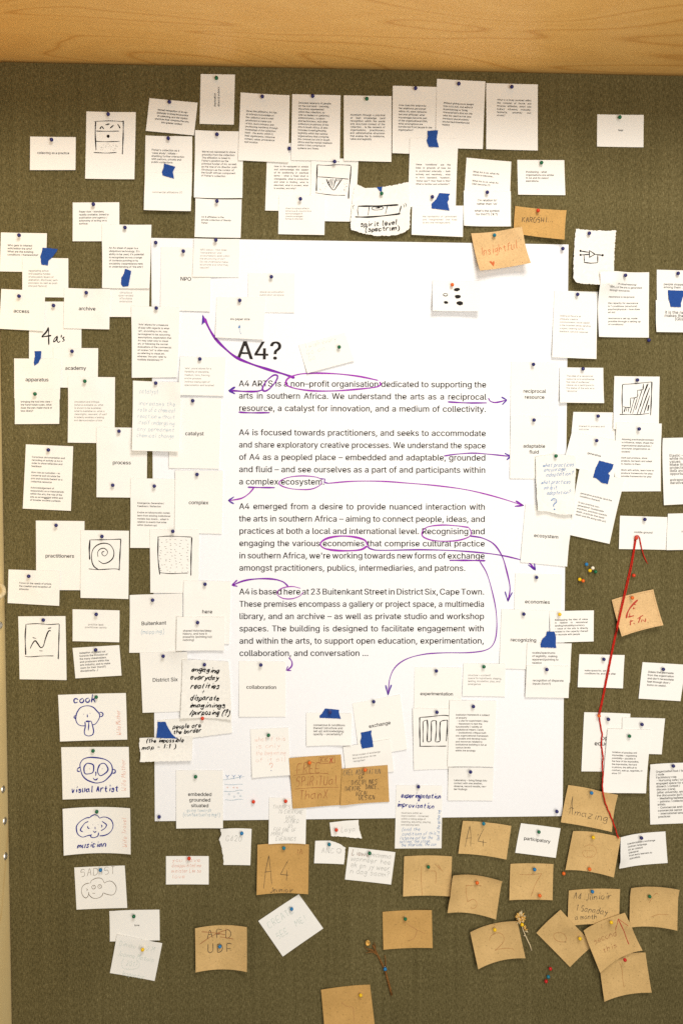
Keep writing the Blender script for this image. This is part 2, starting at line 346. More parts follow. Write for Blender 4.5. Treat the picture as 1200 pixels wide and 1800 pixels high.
54: [181, [91,-3,73,-1,57,6,44,16,34,30,28,46,25,65,32,96,55,136,101,203,129,203,60,104,58,104,66,115,78,123,94,126,111,124,126,118,139,108,148,96,154,81,156,63,153,45,147,29,137,16,124,6,108,-1], [91,19,111,25,126,41,131,63,126,85,111,101,91,106,70,101,55,86,50,63,55,41,70,25]],
55: [181, [39,0,129,179,129,181,25,181,25,203,156,203,156,179,66,0]],
56: [181, [91,-3,71,-1,54,5,40,13,30,25,23,38,21,54,26,78,40,96,61,106,61,107,48,113,37,123,30,137,28,152,30,167,36,180,46,191,58,199,73,204,91,206,107,204,122,199,135,191,145,180,151,167,153,152,150,137,144,123,133,113,120,107,120,106,140,96,155,78,160,54,158,38,151,25,141,13,127,5,110,-1], [91,20,114,24,129,37,135,55,129,75,113,89,91,94,68,89,52,75,46,55,52,37,67,24], [91,116,110,120,123,132,128,150,123,168,110,180,91,184,71,180,58,168,53,150,58,132,71,120]],
57: [181, [90,206,108,204,124,198,137,187,147,174,153,157,156,139,149,108,126,67,80,0,52,0,121,99,123,99,115,88,103,81,87,78,70,80,55,86,42,95,33,108,27,123,25,141,28,159,34,175,44,188,57,198,73,204], [90,184,70,178,55,163,50,141,55,118,70,103,90,97,111,103,126,118,131,140,126,163,112,178]],
46: [75, [38,-2,25,4,20,16,25,29,38,35,51,29,56,16,51,4]],
44: [75, [15,-48,27,28,55,28,34,-48]],
63: [143, [53,61,53,64,57,92,67,108,83,119,99,134,105,153,100,170,88,181,71,185,55,181,42,170,37,151,11,151,13,167,20,181,29,192,41,200,71,206,88,205,102,199,114,191,122,180,128,167,130,153,128,137,122,124,102,104,88,94,80,82,77,63,77,61], [66,-2,53,4,47,16,53,29,66,35,78,29,84,16,78,4]],
33: [78, [27,64,25,203,53,203,51,64], [39,-2,26,4,21,16,26,29,39,35,52,29,57,16,52,4]],
40: [109, [36,83,40,129,53,176,71,216,94,216,76,171,65,125,60,83,64,46,75,6,94,-38,71,-38,55,-9,45,22,38,52]],
41: [109, [15,-38,34,7,45,47,49,83,45,125,33,171,15,216,39,216,57,176,69,129,74,83,71,52,65,21,54,-9,39,-38]],
47: [100, [94,213,28,-31,6,-31,71,213]],
39: [82, [31,127,28,203,54,203,51,127]],
38: [179, [79,-3,60,-1,44,5,31,13,22,25,16,38,14,53,19,76,34,94,56,112,86,134,95,141,102,150,105,162,103,171,98,178,91,183,81,184,67,181,58,172,55,160,58,145,67,131,82,114,175,0,146,0,69,93,48,117,35,138,30,159,36,183,54,200,80,205,106,200,123,184,129,162,126,145,117,130,102,117,62,87,44,70,39,52,44,35,57,23,77,19,100,24,120,38,134,61,140,90,163,90,159,57,148,37,138,25,133,19,108,3]],
59: [75, [15,-48,27,28,55,28,34,-48], [41,108,28,114,23,126,28,139,41,145,54,139,60,126,54,114]],
58: [75, [38,-2,25,4,20,16,25,29,38,35,51,29,56,16,51,4], [38,108,25,114,20,126,25,139,38,145,51,139,56,126,51,114]],
8211: [140, [140,98,140,75,0,75,0,98]],
45: [181, [135,98,135,75,46,75,46,98]],
43: [181, [79,14,79,145,102,145,102,14], [25,69,25,90,156,90,156,69]],
61: [181, [29,98,29,120,152,120,152,98], [29,39,29,61,152,61,152,39]],
88: [190, [7,0,87,114,87,95,12,203,42,203,71,160,82,144,89,132,97,117,93,117,101,131,109,144,119,160,149,203,178,203,104,96,104,115,182,0,153,0,117,52,107,66,100,78,92,92,98,92,90,79,82,66,73,52,37,0]],
32: [75, ],
}


GL = {}


def sarea(p): return 0.5 * sum(p[i - 1][0] * p[i][1] - p[i][0] * p[i - 1][1] for i in range(len(p)))


def inside(pt, poly):
    x, y = pt; c = False
    for i in range(len(poly)):
        (x1, y1), (x2, y2) = poly[i - 1], poly[i]
        if (y1 > y) != (y2 > y) and x < (x2 - x1) * (y - y1) / (y2 - y1) + x1: c = not c
    return c


for code, (adv, *outl) in GLYPHS.items():
    ch, adv = chr(code), adv / 400.0
    cons = [[(c[i] / 400.0, c[i + 1] / 400.0) for i in range(0, len(c), 2)] for c in outl]
    vs, fs = [], []
    if cons:
        big = max(cons, key=lambda p: abs(sarea(p)))
        sg = 1 if sarea(big) > 0 else -1
        outs = [c for c in cons if sarea(c) * sg > 0]
        holes = [c for c in cons if sarea(c) * sg < 0]
        for o_ in outs:
            hs = [h for h in holes if inside(h[0], o_)]
            flat = [v for poly in [o_] + hs for v in poly]
            tris = geometry.tessellate_polygon([[Vector((x, y, 0)) for x, y in poly] for poly in [o_] + hs])
            base = len(vs)
            vs += flat
            for t in tris:
                a_, b_, c_ = (flat[i] for i in t)
                ar = (b_[0] - a_[0]) * (c_[1] - a_[1]) - (c_[0] - a_[0]) * (b_[1] - a_[1])
                fs.append(tuple(base + i for i in (t if ar > 0 else t[::-1])))
    GL[ch] = (adv, np.array(vs).reshape(-1, 2), fs)
CAP = 203 / 400.0
LSB = 24 / 400.0


def wid(s): return sum(GL.get(c, GL['n'])[0] for c in s) - LSB * 1.3


# handwriting: single strokes on a small grid, baseline 2, x-height 6, ascender 9, descender 0
HAND = dict(zip("abcdefghijklmnopqrstuvwxyzABCDEFGHIJKLMNOPQRSTUVWXYZ0123456789", """
564615132243_565362 1912_1436565453423213 55462615132253 5546261513224253_5952 14545546261513224253 49382822_1646 564615133355_56514011
1912_14365553 3632_3839 46311020_4849 1912_5614_3552 292332 0602_04263532_34566562 1612_14365552 361513325355_3646 1610_15365553423213 5546261413224354_5650
1612_143656 55462615354453422213 38334252_1656 16132232_5455_5652 163256 0612355266 1652_5612 16243445_562010 16561252
123952_2545 1912_193958563615_354554523212 584929171322425 3 1912_193957543212 59191252_1545 591912_1545 5849291713224254_5434 1912_5952_1555 3932
59544232221 3 1912_5915_3552 191252 0219356962 12195259 39171422425457_3949 1912_194957463615 39171422425457_3949_4461 1912_1949574615_3552
584929171646534222 3932_1959 191422425459 193259 0912355269 1952_5912 193659_3632 19591252
39171422425457_3949 273932 17294957341252 182949574625_4654532213 49135 3_4742 59191555532213 57391714324255_4514 195932 361719485746_361332425446 574939173555_5752""".replace(" 3_", "3_").replace("425 3", "4253").replace("221 3", "2213").split()))
HAND.update({'.': '2223', ',': '2331', '?': '172949573634_3233', '!': '3934_3233', '(': '49262240', ')': '29464220', "'": '3937', '-': '1545', '+': '1555_3733', '/': '4912', ':': '3637_3233',
             '&': '521728494613223255', ' ': ''})
for k_, v_ in HAND.items():
    assert all(len(st) % 2 == 0 for st in v_.split('_')), k_


def hand_glyph(ch):
    out = []
    for st in HAND.get(ch, HAND['o']).split('_'):
        if st: out.append([(int(st[i]), int(st[i + 1]) - 2) for i in range(0, len(st), 2)])
    mx = max([p[0] for st in out for p in st] or [3])
    return out, (mx + 1.5 if ch != ' ' else 4.5)

# ------------------------------------------------------------------ the board: fabric panel, timber header above it, timber post at its left
def box_mesh(name, lo, hi, mat, parent=None, bevel=0.0):
    bm = bmesh.new()
    bmesh.ops.create_cube(bm, size=1)
    for v in bm.verts:
        v.co = Vector([(lo[i] + hi[i]) / 2 + v.co[i] * (hi[i] - lo[i]) for i in range(3)])
    if bevel:
        bmesh.ops.bevel(bm, geom=bm.edges[:], offset=bevel, segments=2, affect='EDGES', profile=0.6)
    me = bpy.data.meshes.new(name)
    bm.to_mesh(me); bm.free()
    me.materials.append(mat)
    o = bpy.data.objects.new(name, me)
    COL.objects.link(o)
    if parent: o.parent = parent
    return o


z_head = at(600, 116.5).z
x_post = at(9.5, 1200).x
z_bot, x_right = -1.05, 0.80
board = box_mesh('pinboard', (x_post + 0.0022, 0, z_bot), (x_right, 0.022, z_head - 0.004), M['fabric'])
tag(board, 'large upright pinboard in olive green woven fabric with pale timber header and side post', 'pinboard')
box_mesh('gap_shade_panel', (x_post - 0.12, 0.024, z_bot), (x_right, 0.034, z_head + 0.25), M['gap'], board)  # black sheet added behind the board, seen only as shade in the gaps
box_mesh('timber_header', (x_post - 0.12, -0.23, z_head), (x_right, 0.0235, z_head + 0.16), M['wood'], board, 0.004)
post = box_mesh('timber_post', (x_post - 0.09, -0.17, z_bot), (x_post, 0.0235, z_head - 0.0005), M['wood_post'], board, 0.003)


def on_post(px, py):
    """point of the post's inner face (X = x_post) seen at a photograph pixel"""
    d = RM @ np.array([(px - 600) / F, -(py - 900) / F, -1.0])
    t = x_post / d[0]
    return Vector((x_post, -DIST + d[1] * t, d[2] * t))


def lathe(profile, seg, name, mat, parent=None, smooth=True):
    """profile: (radius, height) pairs turned about local +Z"""
    vs, fs = [], []
    for r_, h_ in profile:
        for k in range(seg):
            a_ = 2 * math.pi * k / seg
            vs.append((r_ * math.cos(a_), r_ * math.sin(a_), h_))
    for i in range(len(profile) - 1):
        for k in range(seg):
            k2 = (k + 1) % seg
            fs.append((i * seg + k, i * seg + k2, (i + 1) * seg + k2, (i + 1) * seg + k))
    fs.append(tuple((len(profile) - 1) * seg + k for k in range(seg)))
    return link_mesh(name, vs, fs, mat, parent, smooth=smooth)


for px, py in ((5.2, 1387.5), (8.2, 1443), (9.4, 1505), (0.5, 1099)):
    p = on_post(px, py)
    sc_ = lathe([(0.0052, -0.001), (0.0052, 0.0006), (0.0046, 0.0016), (0.0030, 0.0026), (0.0028, 0.0016), (0.0008, 0.0014)], 20, 'screw', M['steel'], post)
    sc_.rotation_euler = (0, math.radians(90), 0)
    sc_.location = p


def tube(name, pts, rad, mat, parent=None, seg=8, taper=None, twist=False):
    """round bar along 3-D points"""
    P_ = [Vector(p) for p in pts]
    vs, fs = [], []
    for i, p in enumerate(P_):
        t = (P_[min(i + 1, len(P_) - 1)] - P_[max(i - 1, 0)]).normalized()
        u = t.cross(Vector((0, 1, 0.01))).normalized()
        v = t.cross(u)
        r_ = rad if taper is None else rad * (1 + (taper - 1) * i / (len(P_) - 1))
        for k in range(seg):
            a_ = 2 * math.pi * k / seg
            rr = r_ * (1 + (0.22 * math.cos(3 * a_ + i * 1.1) if twist else 0))
            vs.append(p + u * rr * math.cos(a_) + v * rr * math.sin(a_))
    n = len(P_)
    for i in range(n - 1):
        for k in range(seg):
            k2 = (k + 1) % seg
            fs.append((i * seg + k, i * seg + k2, (i + 1) * seg + k2, (i + 1) * seg + k))
    fs.append(tuple(range(seg))[::-1]); fs.append(tuple((n - 1) * seg + k for k in range(seg)))
    return link_mesh(name, vs, fs, mat, parent, smooth=True)


def crom(pts, step=1.2):
    """smooth curve through the points, sampled about every STEP units"""
    p = [np.array(q, float) for q in pts]
    if len(p) < 2: return np.array(p)
    closed = np.allclose(p[0], p[-1]) and len(p) > 3
    e = [p[-2]] + p + [p[1]] if closed else [2 * p[0] - p[1]] + p + [2 * p[-1] - p[-2]]
    out = []
    for i in range(1, len(e) - 2):
        a_, b_, c_, d_ = e[i - 1:i + 3]
        n = max(1, min(24, int(np.linalg.norm(c_ - b_) / step)))
        for k in range(n):
            t = k / n
            out.append(0.5 * (2 * b_ + (c_ - a_) * t + (2 * a_ - 5 * b_ + 4 * c_ - d_) * t * t + (3 * b_ - a_ - 3 * c_ + d_) * t ** 3))
    out.append(p[-1])
    return np.array(out)


# curved pull handle standing off the post
hp = on_post(-6, 1037)
hook = [hp + Vector(v) for v in ((-0.004, 0, 0.006), (0.006, -0.004, 0.007), (0.0125, -0.010, 0.004), (0.0150, -0.016, -0.002), (0.0125, -0.022, -0.006), (0.006, -0.026, -0.007), (-0.004, -0.028, -0.007))]
tube('pull_handle', crom([tuple(v) for v in hook], 0.0012), 0.0032, M['stem_pale'], post, 10)

# ------------------------------------------------------------------ how high everything lies above the board (metres), on a 3-pixel grid
CELL, OFF = 3.0, 60
HH, HW_ = int((1800 + 2 * OFF) / CELL), int((1200 + 2 * OFF) / CELL)
HM = np.zeros((HH, HW_))


def hsample(px, py, dil=0):
    iy = np.clip(((np.asarray(py) + OFF) / CELL).astype(int), 0, HH - 1)
    ix = np.clip(((np.asarray(px) + OFF) / CELL).astype(int), 0, HW_ - 1)
    r_ = HM[iy, ix]
    for dy in range(-dil, dil + 1):
        for dx in range(-dil, dil + 1):
            r_ = np.maximum(r_, HM[np.clip(iy + dy, 0, HH - 1), np.clip(ix + dx, 0, HW_ - 1)])
    return r_


def bil(q, s, t):
    """point at (s, t) of the quad TL, TR, BR, BL"""
    s = np.asarray(s)[..., None]; t = np.asarray(t)[..., None]
    return q[0] * (1 - s) * (1 - t) + q[1] * s * (1 - t) + q[2] * s * t + q[3] * (1 - s) * t


def inv_bil(q, p):
    p = np.asarray(p, float)
    st = np.full(p.shape, 0.5)
    for _ in range(5):
        s, t = st[..., 0], st[..., 1]
        r_ = p - bil(q, s, t)
        ds = (q[1] - q[0]) * (1 - t)[..., None] + (q[2] - q[3]) * t[..., None]
        dt = (q[3] - q[0]) * (1 - s)[..., None] + (q[2] - q[1]) * s[..., None]
        det = ds[..., 0] * dt[..., 1] - ds[..., 1] * dt[..., 0]
        st[..., 0] += (r_[..., 0] * dt[..., 1] - r_[..., 1] * dt[..., 0]) / det
        st[..., 1] += (ds[..., 0] * r_[..., 1] - ds[..., 1] * r_[..., 0]) / det
    return st


class Sheet:
    """one sheet of paper lying over whatever is already on the board: corners in photograph pixels, its own sag and curl"""

    def __init__(self, quad, gap=0.00035, bot=0.0015, side=0.0, top=0.0, wave=0.0003, pin_t=0.08, pin_s=0.5, relax=22, tilt=0.0, crumple=0.0):
        self.q = np.array(quad, float)
        w = np.linalg.norm(self.q[1] - self.q[0]); h = np.linalg.norm(self.q[3] - self.q[0])
        self.w, self.h = w, h
        n = int(min(60, max(8, w / 7))); m_ = int(min(70, max(8, h / 7)))
        self.n, self.m = n, m_
        s, t = np.meshgrid(np.linspace(0, 1, n + 1), np.linspace(0, 1, m_ + 1))
        self.s, self.t = s, t
        pix = bil(self.q, s, t)
        req = hsample(pix[..., 0], pix[..., 1], 1) + gap
        hgt = req.copy()
        for _ in range(relax):                      # stiff paper bridges the steps beneath it
            e = np.pad(hgt, 1, mode='edge')
            hgt = np.maximum(req, 0.25 * (e[:-2, 1:-1] + e[2:, 1:-1] + e[1:-1, :-2] + e[1:-1, 2:]))
        below = np.clip((t - pin_t) / (1 - pin_t), 0, 1)
        hgt = hgt + bot * below ** 1.7 + side * (np.abs(s - pin_s) / 0.5) ** 2.0 + top * np.clip(1 - t / max(pin_t, 0.03), 0, 1)
        hgt = hgt + tilt * (s - 0.5) * below
        ph = rng.uniform(0, 6.28, 4)
        hgt = hgt + wave * (1 + np.sin(2.6 * s + ph[0]) * np.cos(2.1 * t + ph[1]) + 0.5 * np.sin(5 * s + 4 * t + ph[2])) * 0.6
        if crumple:
            hgt = hgt + crumple * (1 + 0.6 * np.sin(9 * s + 3 * t + ph[0]) + 0.5 * np.sin(11 * t - 4 * s + ph[1]) + 0.4 * np.sin(19 * s - 9 * t + ph[2]) + 0.3 * np.sin(17 * t + 21 * s + ph[3])) * (0.25 + below)
        self.hg = hgt
        cx, cz = unproject(self.q[:, 0], self.q[:, 1], np.array([hgt[0, 0], hgt[0, -1], hgt[-1, -1], hgt[-1, 0]]))
        self.ch = np.array([[hgt[0, 0]], [hgt[0, -1]], [hgt[-1, -1]], [hgt[-1, 0]]])
        self.pivot = Vector((float(cx.mean()), 0.0, float(cz.mean())))
        # write the new height
        lo = np.floor((self.q.min(0) + OFF) / CELL).astype(int); hi = np.ceil((self.q.max(0) + OFF) / CELL).astype(int)
        ys, xs = np.meshgrid(np.arange(max(0, lo[1]), min(HH, hi[1] + 1)), np.arange(max(0, lo[0]), min(HW_, hi[0] + 1)), indexing='ij')
        self.cells = (ys, xs)
        self.cst = inv_bil(self.q, np.stack([xs * CELL - OFF + CELL / 2, ys * CELL - OFF + CELL / 2], -1))

    def commit(self, mask=None):
        ys, xs = self.cells
        s, t = self.cst[..., 0], self.cst[..., 1]
        ok = (s > -0.01) & (s < 1.01) & (t > -0.01) & (t < 1.01)
        if mask is not None: ok &= mask(s, t)
        hv = self.height(np.clip(s, 0, 1), np.clip(t, 0, 1)) + 0.0002
        HM[ys[ok], xs[ok]] = np.maximum(HM[ys[ok], xs[ok]], hv[ok])

    def height(self, s, t):
        fx = np.clip(s, 0, 1) * self.n; fy = np.clip(t, 0, 1) * self.m
        ix = np.minimum(fx.astype(int), self.n - 1); iy = np.minimum(fy.astype(int), self.m - 1)
        a_, b_ = fx - ix, fy - iy
        g = self.hg
        return g[iy, ix] * (1 - a_) * (1 - b_) + g[iy, ix + 1] * a_ * (1 - b_) + g[iy + 1, ix] * (1 - a_) * b_ + g[iy + 1, ix + 1] * a_ * b_

    def world(self, s, t, lift=0.0):
        p = bil(self.q, s, t)
        x, z_ = unproject(p[..., 0], p[..., 1], bil(self.ch, s, t)[..., 0])
        h = self.height(s, t) + lift
        return np.stack([x - self.pivot.x, -h, z_ - self.pivot.z], -1)

    def from_pix(self, pts, lift=0.00018):
        st = inv_bil(self.q, pts)
        return self.world(st[..., 0], st[..., 1], lift)

    def mesh(self, name, mat, thick=0.0002, outline=None):
        if outline is None:
            n, m_ = self.n, self.m
            v = self.world(self.s, self.t).reshape(-1, 3)
            idx = np.arange((n + 1) * (m_ + 1)).reshape(m_ + 1, n + 1)
            tri = [(idx[j, i], idx[j + 1, i], idx[j + 1, i + 1], idx[j, i + 1]) for j in range(m_) for i in range(n)]
            rim = list(idx[0, :]) + list(idx[1:, -1]) + list(idx[-1, -2::-1]) + list(idx[-2:0:-1, 0])
            self.commit()
        else:
            poly = np.array(outline, float)
            st = inv_bil(self.q, poly)
            pl = [Vector((float(x), float(y))) for x, y in st]
            k = len(pl)
            gx = max(5, int(self.w / 7)); gy = max(5, int(self.h / 7))
            lst = [tuple(p) for p in st]
            inner = [Vector((i / gx, j / gy)) for i in range(gx + 1) for j in range(gy + 1) if inside((i / gx, j / gy), lst) and min(math.hypot((i / gx - p[0]) * self.w, (j / gy - p[1]) * self.h) for p in lst) > 1.6]
            ov, _e, of, *_r = geometry.delaunay_2d_cdt(pl + inner, [], [list(range(k))], 1, 1e-7)
            arr = np.array([tuple(p) for p in ov])
            v = self.world(arr[:, 0], arr[:, 1])
            tri = []
            for f in of:
                a_, b_, c_ = (arr[i] for i in f[:3])
                ar = (b_[0] - a_[0]) * (c_[1] - a_[1]) - (c_[0] - a_[0]) * (b_[1] - a_[1])
                tri.append(tuple(f) if ar < 0 else tuple(f[::-1]))
            # outline edges: those used once
            cnt = {}
            for f in tri:
                for i in range(len(f)):
                    cnt.setdefault(frozenset((f[i - 1], f[i])), []).append((f[i - 1], f[i]))
            rim = [e[0] for e in cnt.values() if len(e) == 1]
            self.commit(lambda s, t: np.array([inside((a_, b_), lst) for a_, b_ in zip(s.ravel(), t.ravel())]).reshape(s.shape))
        nv = len(v)
        back = v + np.array([0, thick, 0])
        faces = [tuple(int(i) for i in f) for f in tri] + [tuple(int(i) + nv for i in f[::-1]) for f in tri]
        mi = [0] * len(tri) * 2
        edges = rim if outline is not None else [(rim[i], rim[(i + 1) % len(rim)]) for i in range(len(rim))]
        for a_, b_ in edges:
            if outline is None: faces.append((int(b_), int(a_), int(a_) + nv, int(b_) + nv))
            else: faces.append((int(a_), int(b_), int(b_) + nv, int(a_) + nv)[::-1])
            mi.append(0)
        o = link_mesh(name, np.vstack([v, back]), faces, mat, None, mi)
        me = o.data
        sm = [True] * (len(tri) * 2) + [False] * len(edges)
        me.polygons.foreach_set('use_smooth', sm)
        try:
            me.set_sharp_from_angle(angle=math.radians(40))
        except Exception:
            pass
        o.location = self.pivot
        self.obj = o
        return o


class Marks:
    """ink on one sheet, collected per kind and ink, laid just over the paper's surface"""

    def __init__(self, sheet): self.sh, self.b = sheet, {}

    def add(self, kind, ink, pts, faces):
        vs, fs, n = self.b.setdefault((kind, ink), ([], [], [0]))
        vs.append(np.asarray(pts, float)); fs += [tuple(i + n[0] for i in f) for f in faces]
        n[0] += len(pts)

    def frame(self, rot):
        q = self.sh.q
        d = (q[1] - q[0]) / np.linalg.norm(q[1] - q[0])
        a_ = math.atan2(d[1], d[0]) + math.radians(rot)
        return np.array([math.cos(a_), math.sin(a_)]), np.array([-math.sin(a_), math.cos(a_)])

    def print(self, x, y, w, lead, text, al='l', ink='grey', em=None, rot=0.0, kind='printed_lettering', bold=None):
        if bold is None: bold = 0.30 if ink == 'print' and lead > 7 else 0.14 if ink in ('print', 'grey') else 0.0
        lines = text.split('|')
        ex, ey = self.frame(rot)
        W_ = [wid(l) for l in lines]
        if em is None: em = w / max(W_) * (0.97 if al == 'j' else 1)
        for k, l in enumerate(lines):
            if not l: continue
            last = k == len(lines) - 1 or lines[k + 1] == ''
            nat = wid(l) * em
            extra, sx = 0.0, 1.0
            if al == 'j' and not last and nat > 0.62 * w:
                ns = l.count(' ')
                extra = (w - nat) / max(ns, 1)
                if extra < -0.10 * em: sx = (w / nat); extra = 0.0
            cx = -LSB * em if al != 'c' else -nat / 2 - LSB * em
            for ch in l:
                adv, vs, fs = GL.get(ch, GL['n'])
                if len(vs):
                    gx = cx + vs[:, 0] * em * sx; gy = -vs[:, 1] * em + k * lead
                    self.add(kind, ink, np.array([x, y]) + gx[:, None] * ex + gy[:, None] * ey, fs)
                    if bold:
                        self.add(kind, ink, np.array([x, y]) + (gx + bold)[:, None] * ex + gy[:, None] * ey, fs)
                cx += adv * em * sx + (extra if ch == ' ' else 0)

    def ribbon(self, pts, wd, ink, kind='pen_drawing', vary=0.25, smooth=True, step=1.2):
        p = crom(pts, step) if smooth else np.vstack([np.linspace(a_, b_, max(2, int(np.linalg.norm(np.subtract(b_, a_)) / 2.5) + 1)) for a_, b_ in zip(pts[:-1], pts[1:])]).astype(float)
        if len(p) < 2: return
        keep = [0] + [i for i in range(1, len(p)) if np.linalg.norm(p[i] - p[i - 1]) > 1e-4]
        p = p[keep]
        if len(p) < 2: return
        tg = np.gradient(p, axis=0)
        tg /= np.linalg.norm(tg, axis=1)[:, None] + 1e-9
        nn = np.stack([-tg[:, 1], tg[:, 0]], -1)
        ww = wd * 0.5 * (1 + vary * np.sin(np.linspace(0, 5 + len(p) * 0.12, len(p)) + random.uniform(0, 6)))
        ww[0] *= 0.7; ww[-1] *= 0.55
        a_ = p + nn * ww[:, None]; b_ = p - nn * ww[:, None]
        ends = np.array([p[0] - tg[0] * wd * 0.35, p[-1] + tg[-1] * wd * 0.35])
        n = len(p)
        fs = [(i, i + 1, n + i + 1, n + i) for i in range(n - 1)] + [(0, n, 2 * n), (n - 1, 2 * n + 1, 2 * n - 1)]
        self.add(kind, ink, np.vstack([a_, b_, ends]), fs)

    def fill(self, pts, ink, kind='pen_drawing'):
        tris = geometry.tessellate_polygon([[Vector((x, y, 0)) for x, y in pts]])
        self.add(kind, ink, np.array(pts, float), [tuple(t) for t in tris])

    def hand(self, x, y, size, lead, text, ink='pencil', wd=0.6, slant=0.12, rot=0.0, w=None, jit=0.25, kind='handwriting', al='l', sp=1.0):
        ex, ey = self.frame(rot)
        u = size / 7.0
        for k, l in enumerate(text.split('|')):
            gl = [hand_glyph(c) for c in l]
            tot = sum(g[1] for g in gl) * u * sp
            sx = sp * (w / tot if (w and tot > w) else 1.0)
            cx = -tot / 2 * (sx / sp) if al == 'c' else 0.0
            base = 0.0
            for strokes, adv in gl:
                base += random.uniform(-1, 1) * jit * u * 0.6; base *= 0.8
                hs = 1 + random.uniform(-1, 1) * jit * 0.25
                for st in strokes:
                    pp = []
                    for gx, gy in st:
                        gx += random.uniform(-1, 1) * jit; gy = gy * hs + random.uniform(-1, 1) * jit
                        lx = cx + (gx * sx + gy * slant) * u; ly = k * lead - gy * u + base
                        pp.append(np.array([x, y]) + lx * ex + ly * ey)
                    self.ribbon(pp, wd, ink, kind, 0.2, True, max(0.7, u * 0.8))
                cx += adv * u * sx

    def build(self, parent):
        sh = self.sh
        kinds = {}
        for n_, ((kind, ink), (vs, fs, _)) in enumerate(self.b.items()):
            kinds.setdefault(kind, []).append((ink, sh.from_pix(np.vstack(vs), 0.00026 + 0.00002 * min(n_, 12)), fs))
        for kind, bits in kinds.items():
            V, F_, mi, base = [], [], [], 0
            for k, (ink, v, fs) in enumerate(bits):
                V.append(v); F_ += [tuple(i + base for i in f) for f in fs]; mi += [k] * len(fs); base += len(v)
            link_mesh(kind.split('#')[0], np.vstack(V), F_, [M['ink_' + i] for i, _v, _f in bits], parent, mi)


PINS = {}
USED = set()


def pin(px, py, c, where, extra=0.0):
    """ball-headed map pin: a round head on a short steel needle"""
    nme = PIN[c][0]
    if c not in PINS:
        seg = 18
        prof = [(0.0026 * math.sin(a_), -0.0026 * math.cos(a_)) for a_ in (0.15, 0.5, 0.85, 1.2, 1.57, 1.95, 2.3, 2.65, 3.02)]
        hd = lathe(prof, seg, 'ball_pin', M['pin_' + c])
        nl = lathe([(0.00028, -0.0125), (0.0003, -0.002)], 6, 'needle', M['steel'], hd)
        PINS[c] = hd
        o = hd
    else:
        o = PINS[c].copy(); COL.objects.link(o)
        for ch in PINS[c].children:
            d = ch.copy(); COL.objects.link(d); d.parent = o
    h = float(hsample(np.array([px]), np.array([py]), 0)[0]) + random.uniform(0.0040, 0.0062) + extra
    o.location = at(px, py, h)
    o.rotation_euler = (math.radians(90 + random.uniform(-10, 12)), random.uniform(-0.18, 0.18), 0)
    lab = f'{nme} ball pin {where}'
    ws = lab.split()
    assert lab not in USED and 4 <= len(ws) <= 16, (len(ws), lab)
    USED.add(lab)
    tag(o, lab, 'pin', 'ball pins stuck in the board')
    return o


def rough(poly, amp=0.5, step=2.2, edges=None):
    """torn edge: the outline cut into short steps and nudged; EDGES lists the torn sides, None for all"""
    out = []
    n = len(poly)
    for i in range(n):
        a_, b_ = np.array(poly[i], float), np.array(poly[(i + 1) % n], float)
        L = np.linalg.norm(b_ - a_)
        torn = edges is None or i in edges
        k = max(1, int(L / step)) if torn else max(1, int(L / 8))
        nn = np.array([-(b_ - a_)[1], (b_ - a_)[0]]) / (L + 1e-9)
        for j in range(k):
            p = a_ + (b_ - a_) * j / k
            if torn and j: p = p + nn * random.uniform(-amp, amp)
            out.append(tuple(p))
    return out


def card(phrase, quad, pins=(), marks=None, kind='white', outline=None, name=None, cat=None, **kw):
    defaults = dict(bot=random.uniform(0.0006, 0.0020), side=random.uniform(0, 0.0008), wave=0.00025, tilt=random.uniform(-0.0008, 0.0008))
    if kind.startswith('kraft'): defaults.update(bot=random.uniform(0.002, 0.004), side=random.uniform(0.002, 0.005), gap=0.0006)
    if pins:
        st = inv_bil(np.array(quad, float), np.array([[pins[0][0], pins[0][1]]]))[0]
        defaults['pin_t'] = float(np.clip(st[1], 0.03, 0.6)); defaults['pin_s'] = float(np.clip(st[0], 0.2, 0.8))
    defaults.update(kw)
    sh = Sheet(quad, **defaults)
    nm = name or ('kraft_card' if kind.startswith('kraft') else 'torn_paper' if kind == 'torn' else 'note_card')
    o = sh.mesh(nm, M[kind], 0.00045 if kind.startswith('kraft') else 0.00025, outline)
    grp = {'kraft_card': 'brown kraft cards', 'torn_paper': 'torn scraps of paper', 'note_card': 'white note cards'}.get(nm)
    assert phrase not in USED and 4 <= len(phrase.split()) <= 16, (len(phrase.split()), phrase)
    USED.add(phrase)
    tag(o, phrase, cat or {'kraft_card': 'card', 'torn_paper': 'paper', 'note_card': 'card'}.get(nm), grp)
    if marks:
        mk = Marks(sh)
        marks(mk)
        mk.build(o)
    for p in pins:
        pin(p[0], p[1], p[2], p[3] if len(p) > 3 else 'holding the ' + phrase)
    return o


def tape(poly, phrase):
    poly = np.array(poly, float)
    lo, hi = poly.min(0) - 1, poly.max(0) + 1
    sh = Sheet([(lo[0], lo[1]), (hi[0], lo[1]), (hi[0], hi[1]), (lo[0], hi[1])], gap=0.0003, bot=0.0002, wave=0.0001, relax=6)
    o = sh.mesh('masking_tape', M['tape'], 0.0001, rough([tuple(p) for p in poly], 0.28, 1.8))
    assert phrase not in USED
    USED.add(phrase)
    tag(o, phrase, 'tape', 'torn pieces of blue masking tape')


def sk(m, ox, oy, k, strokes, wd=0.9, ink='black', smooth=True, kind='pen_drawing', vary=0.25):
    for st in strokes:
        w_ = wd * 1.45
        if isinstance(st, tuple) and len(st) == 2 and isinstance(st[0], list): st, w_ = st[0], st[1] * 1.45
        m.ribbon([(ox + x * k, oy + y * k) for x, y in st], w_, ink, kind, vary, smooth)


